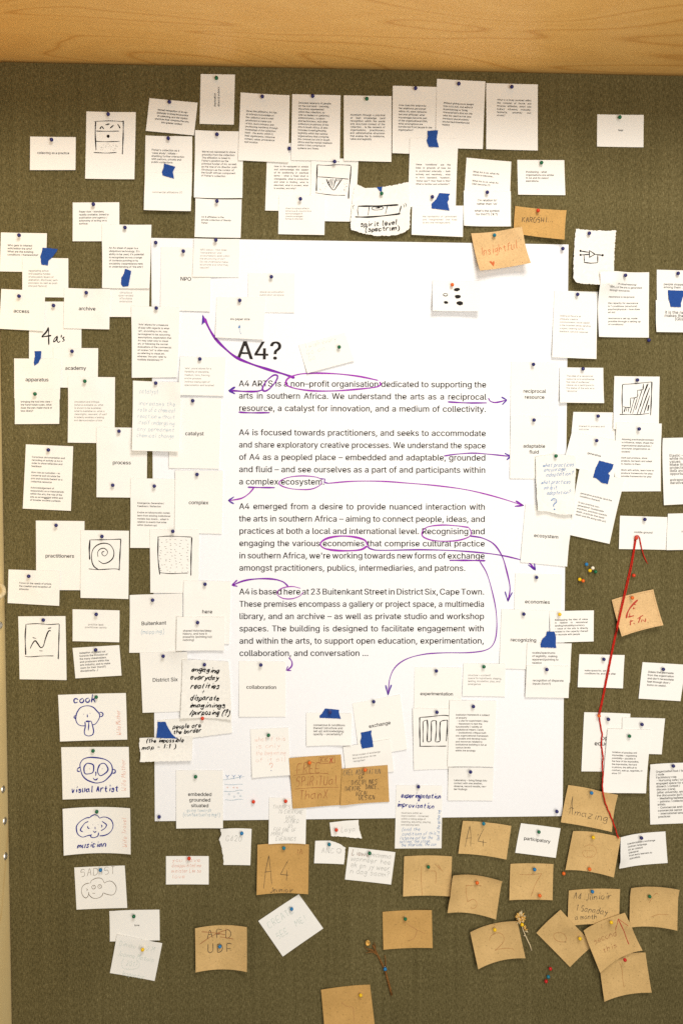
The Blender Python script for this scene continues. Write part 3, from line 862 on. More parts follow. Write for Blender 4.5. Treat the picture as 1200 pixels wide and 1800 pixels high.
def dot(m, x, y, rx, ry=None, ink='black', kind='pen_drawing', rot=0.0):
    ry = ry or rx
    pts = []
    for i in range(12):
        a_ = i / 12 * 6.2832
        r_ = random.uniform(0.88, 1.1)
        u, v = rx * r_ * math.cos(a_), ry * r_ * math.sin(a_)
        pts.append((x + u * math.cos(rot) - v * math.sin(rot), y + u * math.sin(rot) + v * math.cos(rot)))
    m.fill(pts, ink, kind)


def ring(cx, cy, rx, ry=None, n=11):
    ry = ry or rx
    p = [(cx + rx * math.cos(i / n * 6.2832) * random.uniform(.93, 1.07), cy + ry * math.sin(i / n * 6.2832) * random.uniform(.93, 1.07)) for i in range(n)]
    return p + [p[0]]


def specks(m, x0, y0, x1, y1, n, ln=1.2, wd=0.7, ink='black', reject=None):
    for _ in range(n):
        x, y = random.uniform(x0, x1), random.uniform(y0, y1)
        if reject and reject(x, y): continue
        a_ = random.choice([0.3, -0.4, 0.6, 0.1, 2.6]) + random.uniform(-.3, .3)
        L = ln * random.uniform(.5, 1.3)
        m.ribbon([(x, y), (x + L * math.cos(a_), y + L * math.sin(a_))], wd * random.uniform(.7, 1.3), ink, 'pen_drawing', 0.1, False)


# ------------------------------------------------------------------ the big poster
def poster_marks(m):
    m.print(418.5, 631, 75, 40, 'A4?', 'l', 'print', kind='printed_heading', bold=1.5)
    ps = [(679, 'A4 ARTS is a non–profit organisation dedicated to supporting the|arts in southern Africa. We understand the arts as a reciprocal|resource, a catalyst for innovation, and a medium of collectivity.', 1),
          (765, 'A4 is focused towards practitioners, and seeks to accommodate|and share exploratory creative processes. We understand the space|of A4 as a peopled place – embedded and adaptable, grounded|and fluid – and see ourselves as a part of and participants within|a complex ecosystem.', 0),
          (895, "A4 emerged from a desire to provide nuanced interaction with|the arts in southern Africa – aiming to connect people, ideas, and|practices at both a local and international level. Recognising and|engaging the various economies that comprise cultural practice|in southern Africa, we're working towards new forms of exchange|amongst practitioners, publics, intermediaries, and patrons.", 0),
          (1045, 'A4 is based here at 23 Buitenkant Street in District Six, Cape Town.|These premises encompass a gallery or project space, a multimedia|library, and an archive – as well as private studio and workshop|spaces. The building is designed to facilitate engagement with|and within the arts, to support open education, experimentation,|collaboration, and conversation ...', 0)]
    em = 15.6 * 0.727 / CAP * 1.02 * 397 / 441.5
    sl = math.degrees(math.atan2(11.5, 736))
    for y, t, alljust in ps:
        ls = t.split('|')
        for k, l in enumerate(ls):
            yy = y + 21.62 * k
            x0 = 420.6 + (yy - 679) * 0.0021; x1 = 853.8 - (yy - 679) * 0.0088
            slope = math.degrees(math.atan2(2.1 - (yy - 679) / 470 * 2.4, 433)) - sl
            nat = wid(l) * em
            if k == len(ls) - 1 and not alljust: m.print(x0, yy, nat, 20, l, 'l', 'print', em, slope, bold=0.45)
            else: m.print(x0, yy, x1 - x0, 20, l + '| ', 'j', 'print', em, slope, bold=0.45)

    cur = ['pen_arrow#0', 0]

    def part(nm):
        cur[1] += 1
        cur[0] = f'{nm}#{cur[1]}'

    def pu(pts, w=2.0, ink='purple', smooth=True): m.ribbon(pts, w * 1.12, ink, cur[0], 0.22, smooth)

    def head(a_, tip, b_, w=2.2, ink='indigo'): pu([a_, tip], w, ink, False); pu([b_, tip], w, ink, False)
    part('pen_arrow')
    pu([(517, 664), (497, 657), (470, 649), (440, 639), (415, 628), (395, 612), (378, 594), (367, 576), (360, 560)], 3.7)
    m.fill([(356, 552.5), (354.5, 571.5), (359.5, 567), (366, 570.5)], 'indigo', cur[0])
    m.fill([(357.5, 554), (360, 566), (366.5, 571)], 'violet', cur[0])
    part('pen_loop')
    pu([(488, 663), (486, 659.5), (480, 660), (470, 668), (463, 678), (461.5, 685), (466, 687.5), (474, 683), (483, 673), (488, 663)], 2.3)
    part('pen_arrow')
    pu([(463, 685), (450, 688), (430, 688), (406, 686.5)], 2.6)
    head((413, 680.5), (402.5, 686.5), (412.5, 692), 3.0)
    part('pen_loop')
    pu([(667, 671.5), (668.5, 676), (660, 680.5), (630, 684), (590, 687), (550, 687), (520, 683), (505, 677.5), (502.5, 671), (508, 664), (525, 658), (550, 656), (590, 657), (630, 661.5), (664, 668.5)], 2.2, 'violet')
    part('pen_underline')
    pu([(787, 706.5), (820, 708.2), (855, 708.2)], 2.1); part('pen_arrow'); pu([(858, 700), (861, 705), (869, 707.5), (879, 706), (888, 703.5)], 2.0)
    head((881, 698), (890, 703), (882.5, 711))
    part('pen_underline')
    pu([(420, 724.5), (440, 725.6), (474, 725.4)], 2.2)
    part('pen_arrow')
    pu([(780, 801.5), (800, 798.5), (830, 796.5), (860, 798.5), (894, 802)], 1.7); head((887, 797), (896.5, 802), (890, 808.5))
    part('pen_underline')
    pu([(436, 856.4), (460, 857), (483, 857.2)], 2.0); part('pen_arrow'); pu([(446, 858), (437, 868), (424, 876), (403, 880)], 1.9, 'violet'); head((411, 873.5), (401.5, 880), (411, 885.5))
    part('pen_loop')
    pu([(566, 843), (555, 838.5), (530, 836.5), (505, 839.5), (491, 847), (495, 854), (515, 859.5), (545, 860), (562, 853), (565.5, 846)], 1.5, 'violet')
    part('pen_arrow')
    pu([(563, 841.5), (571, 842), (570, 848), (577, 849.5)], 1.9, 'purple', False)
    pu([(577, 849.5), (620, 846), (670, 846), (720, 849.5), (770, 854), (820, 861), (870, 873), (918, 888)], 1.7, 'violet'); head((906, 880.5), (919.5, 888.5), (904.5, 890), 2.3, 'purple')
    part('pen_loop')
    pu([(823, 927), (800, 924), (775, 923), (752, 926), (742, 934), (744, 944), (765, 950.5), (800, 950.5), (823, 944), (827.5, 936), (824, 928)], 1.8, 'violet')
    part('pen_arrow')
    pu([(826, 942), (848, 946), (868, 957), (882, 978), (890, 1004), (895.5, 1030), (894.5, 1046), (892, 1055)], 2.0); head((887, 1040), (892, 1057), (899.5, 1041.5), 1.8)
    part('pen_loop')
    pu([(646, 958), (640, 949), (620, 943.5), (595, 942.5), (573, 947), (563, 956), (572, 964.5), (600, 968), (632, 966.5), (645, 960)], 2.6, 'violet')
    part('pen_arrow')
    pu([(646, 961), (652, 965), (670, 967.3), (740, 966.3), (800, 968), (850, 972), (885, 977), (915, 984)], 1.9)
    part('pen_arrowhead'); pu([(926, 986.5), (932, 992), (939, 1000)], 2.2); head((928, 993), (940, 1002), (938.5, 989.5), 2.2)
    part('pen_underline')
    pu([(790, 985), (820, 985), (852, 985.6)], 2.3)
    part('pen_arrow')
    pu([(843, 987), (855, 1008), (864, 1038), (871, 1072), (872.5, 1105), (868, 1129), (855, 1142), (825, 1147), (780, 1147.5), (745, 1150), (715, 1158), (695, 1172), (685, 1192), (682, 1218)], 1.5); head((677.5, 1204.5), (681.5, 1221.5), (687.5, 1204), 2.0)
    part('pen_loop')
    pu([(528, 1034), (515, 1031), (500, 1032.5), (489, 1038), (487.5, 1045), (497, 1051.5), (512, 1052.5), (526, 1048), (533, 1041)], 1.4, 'violet')
    part('pen_arrow')
    pu([(506, 1030), (497, 1022.5), (480, 1018), (455, 1017.3), (430, 1020.5), (410, 1028)], 2.3); head((416.5, 1020), (408, 1028.5), (417, 1030.5), 2.4, 'purple')
    part('pen_arrow')
    pu([(508, 1156), (513, 1163), (512.5, 1171), (505, 1178)], 2.0); head((506, 1171.5), (503, 1178), (511.5, 1178.5), 1.8, 'purple')
    # small pen sketch of seedlings and soil, bottom left
    part('pen_sketch')
    for x in (400, 411, 422):
        pu([(x, 1369), (x - 0.3, 1364)], 0.7, 'blue', False); pu([(x, 1365), (x - 3, 1362)], 0.9, 'blue', False); pu([(x, 1365), (x + 3, 1362)], 0.9, 'blue', False)
    pu([(392, 1370.5), (402, 1369.5), (418, 1366.5), (430, 1365)], 0.6, 'paleblue')
    for y0, y1, x0 in ((1378.5, 1378.5, 395), (1390.5, 1389, 394), (1405.5, 1405, 396)):
        pu([(x0, y0), (408, y0 + 0.8), (420, y1 - 0.3), (427, y1)], 0.6, 'paleblue')
    for x, y in ((403, 1396), (419, 1394), (412, 1400), (423, 1399)):
        m.ribbon(ring(x, y, 1.8, 1.3, 7), 0.5, 'paleblue', cur[0])
    for x, y in ((400, 1384), (411, 1384), (417, 1384.5)):
        m.ribbon(ring(x, y, 1.4, 1.0, 6), 0.5, 'palered', cur[0])


poster_quad = [(266, 418.2), (998.5, 429.8), (988, 1434.5), (272.5, 1443.5)]
po_sh = Sheet(poster_quad, gap=0.0004, bot=0.0006, wave=0.0005, relax=3)
poster = po_sh.mesh('text_poster', M['poster'], 0.0002)
tag(poster, 'largest white sheet, printed with black paragraphs and annotated with purple pen loops and arrows', 'poster')
mk_ = Marks(po_sh); poster_marks(mk_); mk_.build(poster)
USED.add('poster')
for x, y, c in ((274, 426.5, 'top left'), (988.5, 437, 'top right'), (978, 1426.5, 'bottom right'), (280, 1436, 'bottom left')):
    pin(x, y, 'b', f'in the {c} corner of the large text poster')

# ------------------------------------------------------------------ top row
card("white card printed 'collecting as a practice'", [(53.5, 240), (133.5, 241), (133, 298.8), (53, 298.8)], [(91, 245.5, 'b')],
     lambda m: m.print(94, 270.5, 56, 6, 'collecting as a practice', 'c', 'print'))


def strata(m):
    sk(m, 0, 0, 1 / 3, [([(505, 643), (503, 705), (507, 790)], 1.3), [(500, 640), (575, 636), (650, 640)], ([(651, 636), (650, 720), (646, 812)], 1.3), [(495, 803), (560, 806), (615, 803)],
                        [(507, 690), (560, 691), (628, 690)], [(507, 744), (560, 746), (632, 744)]], 0.8)
    sk(m, 0, 0, 1 / 3, [[(528, 678), (537, 666), (547, 678)], [(557, 657), (578, 652)], [(582, 674), (600, 658)], [(622, 655), (628, 664), (634, 675)]], 1.3)
    dot(m, 190, 239, 2.8)
    specks(m, 173, 252, 206, 264, 26)


card('white card with an ink drawing of three stacked layers', [(152.3, 195.8), (239, 197), (236.5, 315), (150, 314)], [(190.5, 200.5, 'b')], strata)
card('tilted white card with five bold centred printed lines', [(263, 172.5), (347.5, 180.5), (341, 238), (256.5, 230)], [(298, 179, 'b')],
     lambda m: m.print(304, 196.5, 60, 5.4, 'mutual recognition of an op–|portunity to bring the practice|of collecting, and the myriad|practices that comprise the arts,|into greater contact', 'c', 'print', bold=0.25))
card('white card with printed text turned sideways', [(353, 130), (413, 131), (411, 219), (351, 217.5)], [(380.5, 137, 'g')],
     lambda m: m.print(379.5, 187, 29, 6.6, 'implication|direct & indirect', 'l', 'print', 4.75 / 0.7, -91))
card('white card of faint printed text above small blue tape', [(256, 238), (338, 240), (337, 345), (254, 344)], [(296, 243, 'b')],
     lambda m: m.print(267, 264.5, 57, 5.3, "Fisher's collection as a|'case study'; initiate –|enabling further interaction|with patrons, private and|public collections", 'l', 'grey'))
card('white card hanging from blue tape, one small faint line', [(255, 302.5), (338, 303.5), (335.5, 371), (253, 369)], [],
     lambda m: m.print(268, 339, 53, 5.3, 'commercial affiliations (?)', 'l', 'faint'), bot=0.004)
tape([(288.5, 287), (308.5, 293), (304, 302.5), (306, 314), (286, 308), (285, 303), (288, 294)], 'blue tape scrap joining two white cards under a tilted card')
card('tall white card with nine printed lines, mentioning artworks', [(343, 228.5), (428, 231), (426, 348), (341, 347)], [(381.5, 236, 'b')],
     lambda m: m.print(355, 267, 62, 5.3, "We're not mandated to show|artworks from the collection.|The affiliation is owed to|Fisher's position as the|principal funder of A4, as well|as the role of A4 director Josh|Ginsburg's as the curator of|the South African component|of Fisher's collection", 'l', 'grey'))
card('white card with three faint lines about a private collection', [(343.5, 348.5), (425, 350.5), (423, 418), (342, 416.5)], [(381.5, 353.5, 'b')],
     lambda m: m.print(354, 381.5, 52, 5.3, 'A4 & affiliation to the|private collection of Wendy|Fisher', 'l', 'grey'))
card('partly covered white card asking how things are equipped', [(470, 251), (553, 252), (552, 371.5), (466, 370)], [(508.5, 261, 'b')],
     lambda m: m.print(482, 293.5, 60, 5.5, "How is A4 equipped to assess|and acknowledge this aspect|of its positioning in practical|terms – what is fixed what is|changeable, what is productive|and what is limiting, what is|assumed, what is protect, what|is avoided, and why?", 'j', 'grey'))
def crater(m):
    sk(m, 460, 270, 1 / 6, [[(582, 118), (700, 122), (800, 115), (938, 122)], ([(585, 122), (578, 300), (576, 395)], 1.3), ([(942, 130), (930, 280), (918, 380), (914, 475)], 1.3), [(567, 413), (650, 425), (760, 436), (880, 438)],
                            [(585, 243), (750, 252), (915, 268)], ([(682, 268), (710, 330), (758, 382), (800, 330), (845, 265)], 1.1)], 0.75)
    sk(m, 460, 270, 1 / 6, [[(716, 270), (700, 320)], [(735, 262), (716, 335)], [(752, 262), (735, 345)], ([(782, 262), (752, 360)], 1.1), [(800, 262), (790, 290)], [(820, 265), (812, 290)]], 0.8)
    specks(m, 559, 317, 610, 339, 34, reject=lambda x, y: 573 < x < 600 and y < 331)


card('white card with an ink drawing of a hatched crater', [(547, 278), (630, 278.5), (624, 389.5), (545, 388)], [], crater)
card('white card printed with eleven lines starting Given this', [(423, 162.5), (509, 167.5), (507, 285.5), (418.5, 281.5)], [(461, 169.5, 'b')],
     lambda m: m.print(433, 196, 57, 5.45, "Given this affiliation, A4 has|an intimate knowledge of|the collection and is well–|positioned to make use|of this. Such intimacy and|positioning manifests through|knowledge of the collection|itself – the works within it,|their significance, historical|context, value, provenance|and location", 'l', 'print'))
card('tall white card fully printed, starting Includes networks', [(513.5, 165.5), (598.5, 167.5), (597, 283.5), (511.5, 281.5)], [(549.5, 168.5, 'b')],
     lambda m: m.print(525, 182.3, 60, 5.32, "Includes networks of people,|on the one hand – knowing|the artists represented|within the collection, as|well as dealers or gallerists,|administrators, curators|and technicians, and other|collectors or patrons of the|arts in South Africa. It also|includes knowing/having|legibility within the various|organisations that comprise|the commercial arts in South|Africa and the myriad relations|within it that comprise its|systems and flows.", 'l', 'print'))
pin(588, 284, 'b', 'holding the white card with a hatched crater drawing')
card('tall white card with a justified printed paragraph on knowledge', [(604, 167.5), (688, 169), (687.5, 284.5), (604, 282.5)], [(644.5, 173.5, 'g')],
     lambda m: m.print(616, 203, 60.5, 5.3, "manifests through a practical|or lead knowledge (and|recognition within the social|and structural context of the|collection – ie the network of|organisations, practitioners,|and administrative structures|that enable the its existence,|value and legibility", 'j', 'print'))
card('tall white card asking how this extends to personnel', [(690, 150.5), (773, 153), (771, 271), (689, 269)], [(730, 155, 'b')],
     lambda m: m.print(701, 186, 59, 5.4, "How does this extend to|the additional personnel|within A4, what networks|become affiliated, what|knowledges become part|of the organisational DNA,|what assumptions are|transferred from people to the|organisation?", 'l', 'print'))
card('tall white card printed with eight lines starting Without', [(767.5, 138.5), (852.5, 143), (848, 262), (765, 259)], [(806, 147, 'b')],
     lambda m: m.print(779, 182, 53, 5.45, "Without giving more weight|than is its due, and without|essentialising or fixing|characteristics that are the|case but need not be (are|transient/ placeholders/|unchecked inheritances/|habits)", 'l', 'print'))
card('tall white card asking what is actively nurtured', [(854, 146), (944.5, 148.5), (944.5, 264.5), (854, 262)], [(899, 152.5, 'b')],
     lambda m: m.print(873.5, 176.5, 59.5, 5.45, "What is actively nurtured within|this complex of formal and|informal affiliation, direct and|indirect influence, mutuality,|familiarity, proximity and|access?", 'j', 'print'))
card("white card printed with the single word 'fear'", [(1049, 201), (1130.5, 202), (1130, 258.8), (1048.5, 257.5)], [(1088.5, 206, 'g')],
     lambda m: m.print(1090.5, 230.5, 8.5, 6, 'fear', 'c', 'print'))
card('tall white card of justified text between two blue tapes', [(720, 243), (805, 243.5), (800.5, 362), (717, 364)], [],
     lambda m: m.print(731, 290, 60.5, 5.7, "these 'conditions' are the|base or grounds of how A4|is positioned internally – both|actively and reactively... what|is A4's 'standard', 'tradition',|'status quo'? How fixed is this?|What is familiar and unfamiliar?", 'j', 'grey'))
tape([(751, 230), (769.5, 229), (767, 245), (771, 259), (753, 258), (749, 247), (752, 240)], 'dark blue tape strip joining cards in the top row')
card('white card with three faint lines, taped from above', [(724, 361.5), (814.5, 361.5), (813, 416.5), (723, 412.5)], [],
     lambda m: m.print(743, 381.5, 60, 5.3, "the inevitability of 'centralised'|and 'marginalised' (not fixed|to any one vantage point)", 'j', 'faint'), bot=0.004)
tape([(771.5, 339), (791, 340.5), (788, 345), (789, 350), (786, 355), (789.5, 370), (758, 366.5), (758, 358), (766, 350)], 'blue tape piece shaped like a boot beside a blue pin')
pin(759.5, 346, 'b', 'just left of the boot shaped blue tape')
card('white card with faint what is versus wants questions', [(819.5, 277), (898, 284), (895.5, 350), (815, 348)], [],
     lambda m: m.print(831, 303, 46, 5.3, "What A4 is vs. what A4|wants to become...||What A4 is vs. what A4|(de) become (?)", 'l', 'grey'))
card('white card asking for a symbol, in centred print', [(814.5, 335), (897, 336), (897.5, 398), (815, 396.5)], [(856, 338, 'b')],
     lambda m: m.print(856, 353.5, 43, 6.05, "('in relation to'|rather than 'vs'||what's the symbol|for this??) ('&'?)", 'c', 'print'))
card('white card printed with a small Positioning text', [(908.5, 281), (991, 281.5), (993, 343), (910, 342)], [(951, 286, 'g')],
     lambda m: m.print(924, 303.5, 49, 5.3, 'Positioning – what|organisations are similar|to A4 and its vision/|aspirations.', 'l', 'grey'))
card('white card over the crater drawing, five faint lines', [(490, 343), (571.5, 344), (570, 413), (489, 411.5)], [(528, 349.5, 'b')],
     lambda m: m.print(502, 367.5, 45, 4.6, 'direct & indirect affects|conscious & unconscious|acknowledged &|unacknowledged|formal & informal', 'l', 'faint'))


def level(m):
    sk(m, 400, 300, 1 / 3, [([(688, 185), (760, 182), (900, 176)], 1.7), ([(673, 243), (760, 239), (910, 223)], 1.7), [(690, 187), (685, 205), (690, 237)], [(747, 185), (741, 230)], [(843, 182), (833, 222)], ([(916, 182), (905, 222)], 1.2),
                            [(765, 188), (765, 200), (790, 202), (815, 198), (820, 187), (795, 185), (765, 188)], ([(780, 192), (805, 190)], 1.2)], 0.8)
    sk(m, 400, 300, 1 / 3, [[(667, 180), (660, 190), (664, 203)], [(926, 172), (931, 182), (928, 192)], [(936, 168), (942, 179), (938, 190)]], 0.6)
    m.hand(633, 397.5, 8.6, 10, 'spirit level', 'black', 1.6, rot=-3, w=66, jit=.4)
    m.hand(641, 406, 8.6, 10, '(spectrum)', 'black', 1.6, rot=-2, w=62, jit=.4)


card('torn rag paper with a drawn spirit level', [(616, 324), (721, 322), (721, 412), (616, 412)], [(670.5, 340, 'g')], level, 'torn',
     outline=rough([(628, 324), (643, 330), (663, 329), (690, 325), (718, 320), (719.5, 345), (721, 362), (720, 400), (712, 407), (700, 411), (680, 413), (660, 413), (640, 410), (617, 404), (616, 396), (618, 360), (622, 330)], 0.8, 2.0), bot=0.005, side=0.0008)
tape([(662, 329), (672, 328), (670.5, 337), (666.5, 335.5)], 'tiny blue tape tip on the torn spirit level paper')
card("brown kraft card with 'KAROSHI' in pencil capitals", [(905, 362), (995, 369.5), (991.5, 421), (902, 409.5)], [(945, 370, 'r')],
     lambda m: m.hand(917, 389, 8.5, 10, 'KAROSHI...', 'darkpencil', 0.95, rot=-5, w=56), 'kraft_dark', bot=0.006)


def insight(m):
    m.hand(846, 448, 15, 10, 'Insightful.', 'orange', 0.8, rot=-5, w=72, jit=0.35)
    m.fill([(861, 458), (864, 456.5), (866.5, 459.5), (869.5, 455.5), (870.5, 460), (868.5, 467)], 'orange', 'handwriting')
    for x, y in ((850, 469.5), (918.5, 460), (909, 459)): dot(m, x, y, 0.6, ink='brownink', kind='handwriting')


card('lifted kraft card with pencilled word and small red heart', [(827.5, 410), (916.5, 398.5), (932.5, 462), (843, 475.5)], [(868.5, 413.5, 't')], insight, 'kraft_pink', bot=0.013, side=0.005, pin_t=0.1)


def circuit(m):
    for x, y in ((664, 419), (664, 440), (781, 441)): dot(m, 800 + x / 3, 300 + y / 3, 2.0)
    sk(m, 800, 300, 1 / 3, [[(664, 419), (710, 425)], [(664, 440), (712, 436)], [(712, 415), (712, 452)], [(712, 452), (742, 435)], [(742, 435), (712, 415)], [(742, 436), (781, 441)], [(683, 440), (685, 475)], [(683, 479), (720, 483), (755, 480)], [(756, 480), (756, 440)]], 1.1, smooth=False)


card('torn rag paper with a small drawn circuit symbol', [(1010, 402), (1082, 405), (1079, 500), (1007, 497)], [(1035, 410, 'b')], circuit, 'torn',
     outline=rough([(1011.5, 402), (1045, 404), (1082, 405), (1080, 450), (1078.5, 495), (1076, 500), (1050, 499), (1020, 497.5), (1013, 496), (1007.5, 489), (1008, 470), (1010, 430)], 0.7, 2.0), bot=0.012, side=0.003)

# ------------------------------------------------------------------ left side
card('white card with five faint lines starting Paper size', [(128.2, 356), (210, 355.5), (210, 424), (128, 424)], [(164.5, 359, 'b')],
     lambda m: m.print(139.5, 373.5, 52, 5.25, 'Paper size – standard,|readily available, linked to|publication and agency /|autonomy of acting on a|surface', 'l', 'grey'))
card('white card below small blue tape, four very faint centred words', [(180.5, 499), (263, 500), (262, 557), (180.5, 556.8)], [],
     lambda m: m.print(221.5, 515.5, 26, 5.2, 'ubiquitous|open–ended|affordable|extensible', 'c', 'vfaint'))
card('tall white card with faint lines about a paper sheet', [(179.5, 394.5), (266.5, 395), (263, 507), (179.8, 506)], [(220, 400, 'b')],
     lambda m: m.print(192, 437, 61, 5.45, "An A4 sheet of paper is a|ubiquitous technology. It's|ability to be used, it's potential|is recognised across a range|of contexts pointing to its|sociability (resemblance here|to understanding of 'the arts')", 'l', 'grey'))
tape([(220, 472.5), (231, 476), (229, 487), (226, 503), (216, 504), (213, 499), (213.5, 488), (218, 481)], 'small blue tape under the paper sheet text')
card('white card asking who gets to interact', [(2.2, 408.5), (83, 410), (81, 478), (0, 477)], [(34, 413.5, 'b')],
     lambda m: m.print(14, 432.5, 54, 5.45, 'Who gets to interact|with/within the arts?|What are the existing|conditions / frameworks?', 'l', 'grey'))
card('white card of faint lines starting negotiating active', [(40, 453), (120.5, 454), (120.5, 523), (39.5, 522)], [],
     lambda m: m.print(51, 477.5, 52, 5.3, 'negotiating active|and passive modes|of exclusion; layers of|alienation, dismissal; self–|exclusion as well as push|and pull factors)', 'l', 'faint'))
tape([(75.5, 435.5), (102, 437.5), (100, 442), (92, 453), (86, 458), (84.5, 467), (73, 465), (71.5, 450), (74, 443)], 'large blue tape piece overhanging the bare fabric near the left')


def four_as(m):
    sk(m, 0, 500, 1 / 6, [([(512, 452), (490, 500), (445, 550), (475, 548), (540, 538)], 1.7), ([(513, 460), (515, 550), (517, 636)], 1.4), [(607, 543), (578, 570), (566, 605), (590, 592), (608, 552), (604, 588), (618, 612), (637, 596)],
                          [(651, 532), (647, 560)], [(681, 553), (664, 566), (681, 588), (660, 601)]], 1.3, kind='handwriting')


card("white card inked in brush pen with '4a's'", [(51.5, 530), (143.5, 530), (143.5, 640), (51.5, 640)], [(94.5, 537, 'b')], four_as)
card("white card printed 'access'", [(2.8, 507.8), (80, 511.5), (76.5, 582), (-1.5, 577.8)], [(34, 520.5, 'b')], lambda m: m.print(24.5, 549, 27, 8, 'access', 'l', 'print'))
card("white card printed 'archive'", [(113.5, 506), (194, 508), (192.5, 579), (112, 577)], [(152, 514.5, 'b')], lambda m: m.print(139, 545, 29, 8, 'archive', 'l', 'print'))
card("white card printed 'academy'", [(94, 611.5), (173, 612), (172, 682), (94, 681)], [(127, 617.5, 'b')], lambda m: m.print(115.5, 650, 36, 8, 'academy', 'l', 'print'))
card("white card printed 'apparatus'", [(25.3, 630), (108, 631), (105.8, 702), (25.5, 700)], [], lambda m: m.print(45.5, 670, 40, 8, 'apparatus', 'l', 'print'))
tape([(61, 617), (73, 617), (72.5, 630), (68, 638), (61, 643), (60, 638), (62, 625)], "small pointed blue tape above the word 'apparatus'")
card('white card below apparatus with four faint lines', [(26.3, 684), (105, 684), (104.5, 745), (26.5, 745.5)], [(62, 692.5, 'g')],
     lambda m: m.print(37, 707.5, 55, 5.35, 'bringing the tool into view –|the hand holds a pen, what|does the pen make more or|less likely?', 'l', 'grey'))
card('tall white card below academy with seven faint lines', [(120, 662.5), (202.5, 663), (201.5, 779), (119.5, 778)], [(149.5, 670, 'g')],
     lambda m: m.print(131, 707.5, 57, 5.45, 'circulation and critique|(what is available vs. what|is shown to be available;|what is available vs. what is|meaningful, resonant, of use?|Academy enables a testing|and demonstration of this', 'l', 'faint'))
card("white card printed 'process'", [(170, 751), (259, 752), (258, 875), (170, 874)], [(209.5, 758, 'b', "at the top of the white card printed 'process'"), (198.5, 853, 'b', "low on the white card printed 'process'")], lambda m: m.print(198.5, 816, 31.5, 8, 'process', 'l', 'print'))
card('isolated tilted white card with three faint paragraphs', [(46, 781), (129, 784.5), (125, 898), (40.5, 894)], [(85.5, 791, 'b')],
     lambda m: (m.print(56.5, 804.5, 59, 5.4, 'Conscious documentation and|recording of activity at A4 in|order to show reflection and|feedback||Also role as custodian – to|conserve and circulate the|arts and records thereof as a|collective resource||Acknowledgement of|responsivity as a characteristic|within the arts; the role of the|arts as an essential within and|of broader societal contexts', 'l', 'grey'),
                m.ribbon([(78, 876.3), (82, 876.8), (86, 876.2)], 0.8, 'black')))
card("white card printed 'practitioners'", [(63.5, 915), (149, 916), (147.5, 1037.5), (64, 1037)], [(99, 923.5, 'b')], lambda m: m.print(80.5, 980, 50, 8, 'practitioners', 'l', 'print'))


def spiral(m):
    sk(m, 0, 900, 1 / 3, [([(475, 148), (472, 200), (474, 250)], 1.6), [(478, 147), (560, 146), (640, 143)], ([(638, 147), (633, 230), (629, 308)], 1.3), [(470, 300), (520, 304), (600, 300), (628, 303)],
                          ([(520, 305), (495, 285), (484, 250), (488, 205), (510, 177), (545, 165), (580, 173), (600, 205), (597, 240), (575, 263), (545, 272), (520, 257)], 1.1),
                          [(517, 237), (516, 212), (530, 195), (550, 192), (566, 205), (566, 220), (553, 232), (540, 225), (539, 212), (550, 208)]], 0.9)


card('white card with an ink drawing of a spiral', [(142.5, 932), (227, 933), (226, 1053), (142, 1051)], [(179.5, 943, 'b')], spiral)
card('white card, three lines on the needs of artists', [(15.5, 1001), (106, 1004), (104.5, 1065), (14, 1060)], [(51, 1013, 'b')],
     lambda m: m.print(34.5, 1026, 57, 5.4, 'Focus on the needs of artists,|the creation and reception of|artworks', 'l', 'grey'))


def wave(m):
    sk(m, 20, 1060, 220 / 1200, [([(143, 203), (135, 330), (140, 497)], 1.3), [(150, 203), (250, 198), (360, 206), (462, 200)], ([(462, 205), (458, 350), (452, 537)], 1.2), [(132, 510), (180, 516), (300, 508), (405, 507)],
                                 ([(183, 435), (205, 390), (230, 362), (255, 390), (275, 420), (290, 428), (310, 410), (330, 340), (350, 285), (365, 265), (380, 268)], 1.3), [(207, 332), (240, 340)], ([(355, 243), (382, 238)], 1.2), [(272, 458), (300, 460)]], 0.8)


card('white card with an ink drawing of a wavy curve', [(32.5, 1083.5), (115.5, 1083), (117.5, 1195.5), (35, 1194)], [(76.5, 1090, 'b')], wave)
card('white card with two faint centred lines on practice', [(128, 1071), (210.5, 1073), (210, 1129), (128, 1127)], [(169.5, 1080, 'b')],
     lambda m: m.print(169, 1099.5, 38, 5, 'practice lead;|practitioner centric', 'c', 'faint'))
card('tilted white card with seven faint lines on inclusion', [(128, 1139), (210, 1134), (214, 1187.5), (133, 1192.5)], [(168.5, 1142.5, 'b')],
     lambda m: m.print(140, 1149.5, 53, 5.3, '(adaption of rolled out|towards the inclusion of|the many stakeholders|and producers within the|arts industry, and to make|room for their (hand?)|disciplinarity...)', 'l', 'grey'))


def cook(m):
    sk(m, 90, 1200, 0.125, [[(470, 610), (420, 608), (375, 585), (348, 530), (350, 470), (370, 410), (420, 350), (510, 328), (590, 350), (640, 400), (675, 440), (680, 490), (650, 550), (620, 585), (580, 598)],
                            [(350, 465), (330, 470), (322, 490), (340, 507), (352, 500)], [(675, 435), (700, 418), (728, 440), (722, 470), (700, 482), (680, 475)], [(507, 450), (510, 490)], ([(490, 548), (560, 545)], 1.7),
                            [(475, 555), (480, 620), (467, 690), (480, 735), (530, 752), (580, 735), (597, 690), (585, 620), (565, 548)], [(530, 550), (527, 620), (522, 675)]], 1.2, 'navy')
    for x, y in ((455, 447), (548, 435), (701, 452), (342, 482)): dot(m, 90 + x / 8, 1200 + y / 8, 0.6, ink='navy')
    m.hand(128.5, 1236, 13.5, 10, 'cook', 'navy', 2.1, rot=1, w=41)
    m.hand(213, 1292, 8, 10, 'Wife Mother', 'palered', 0.6, rot=-91, w=44)


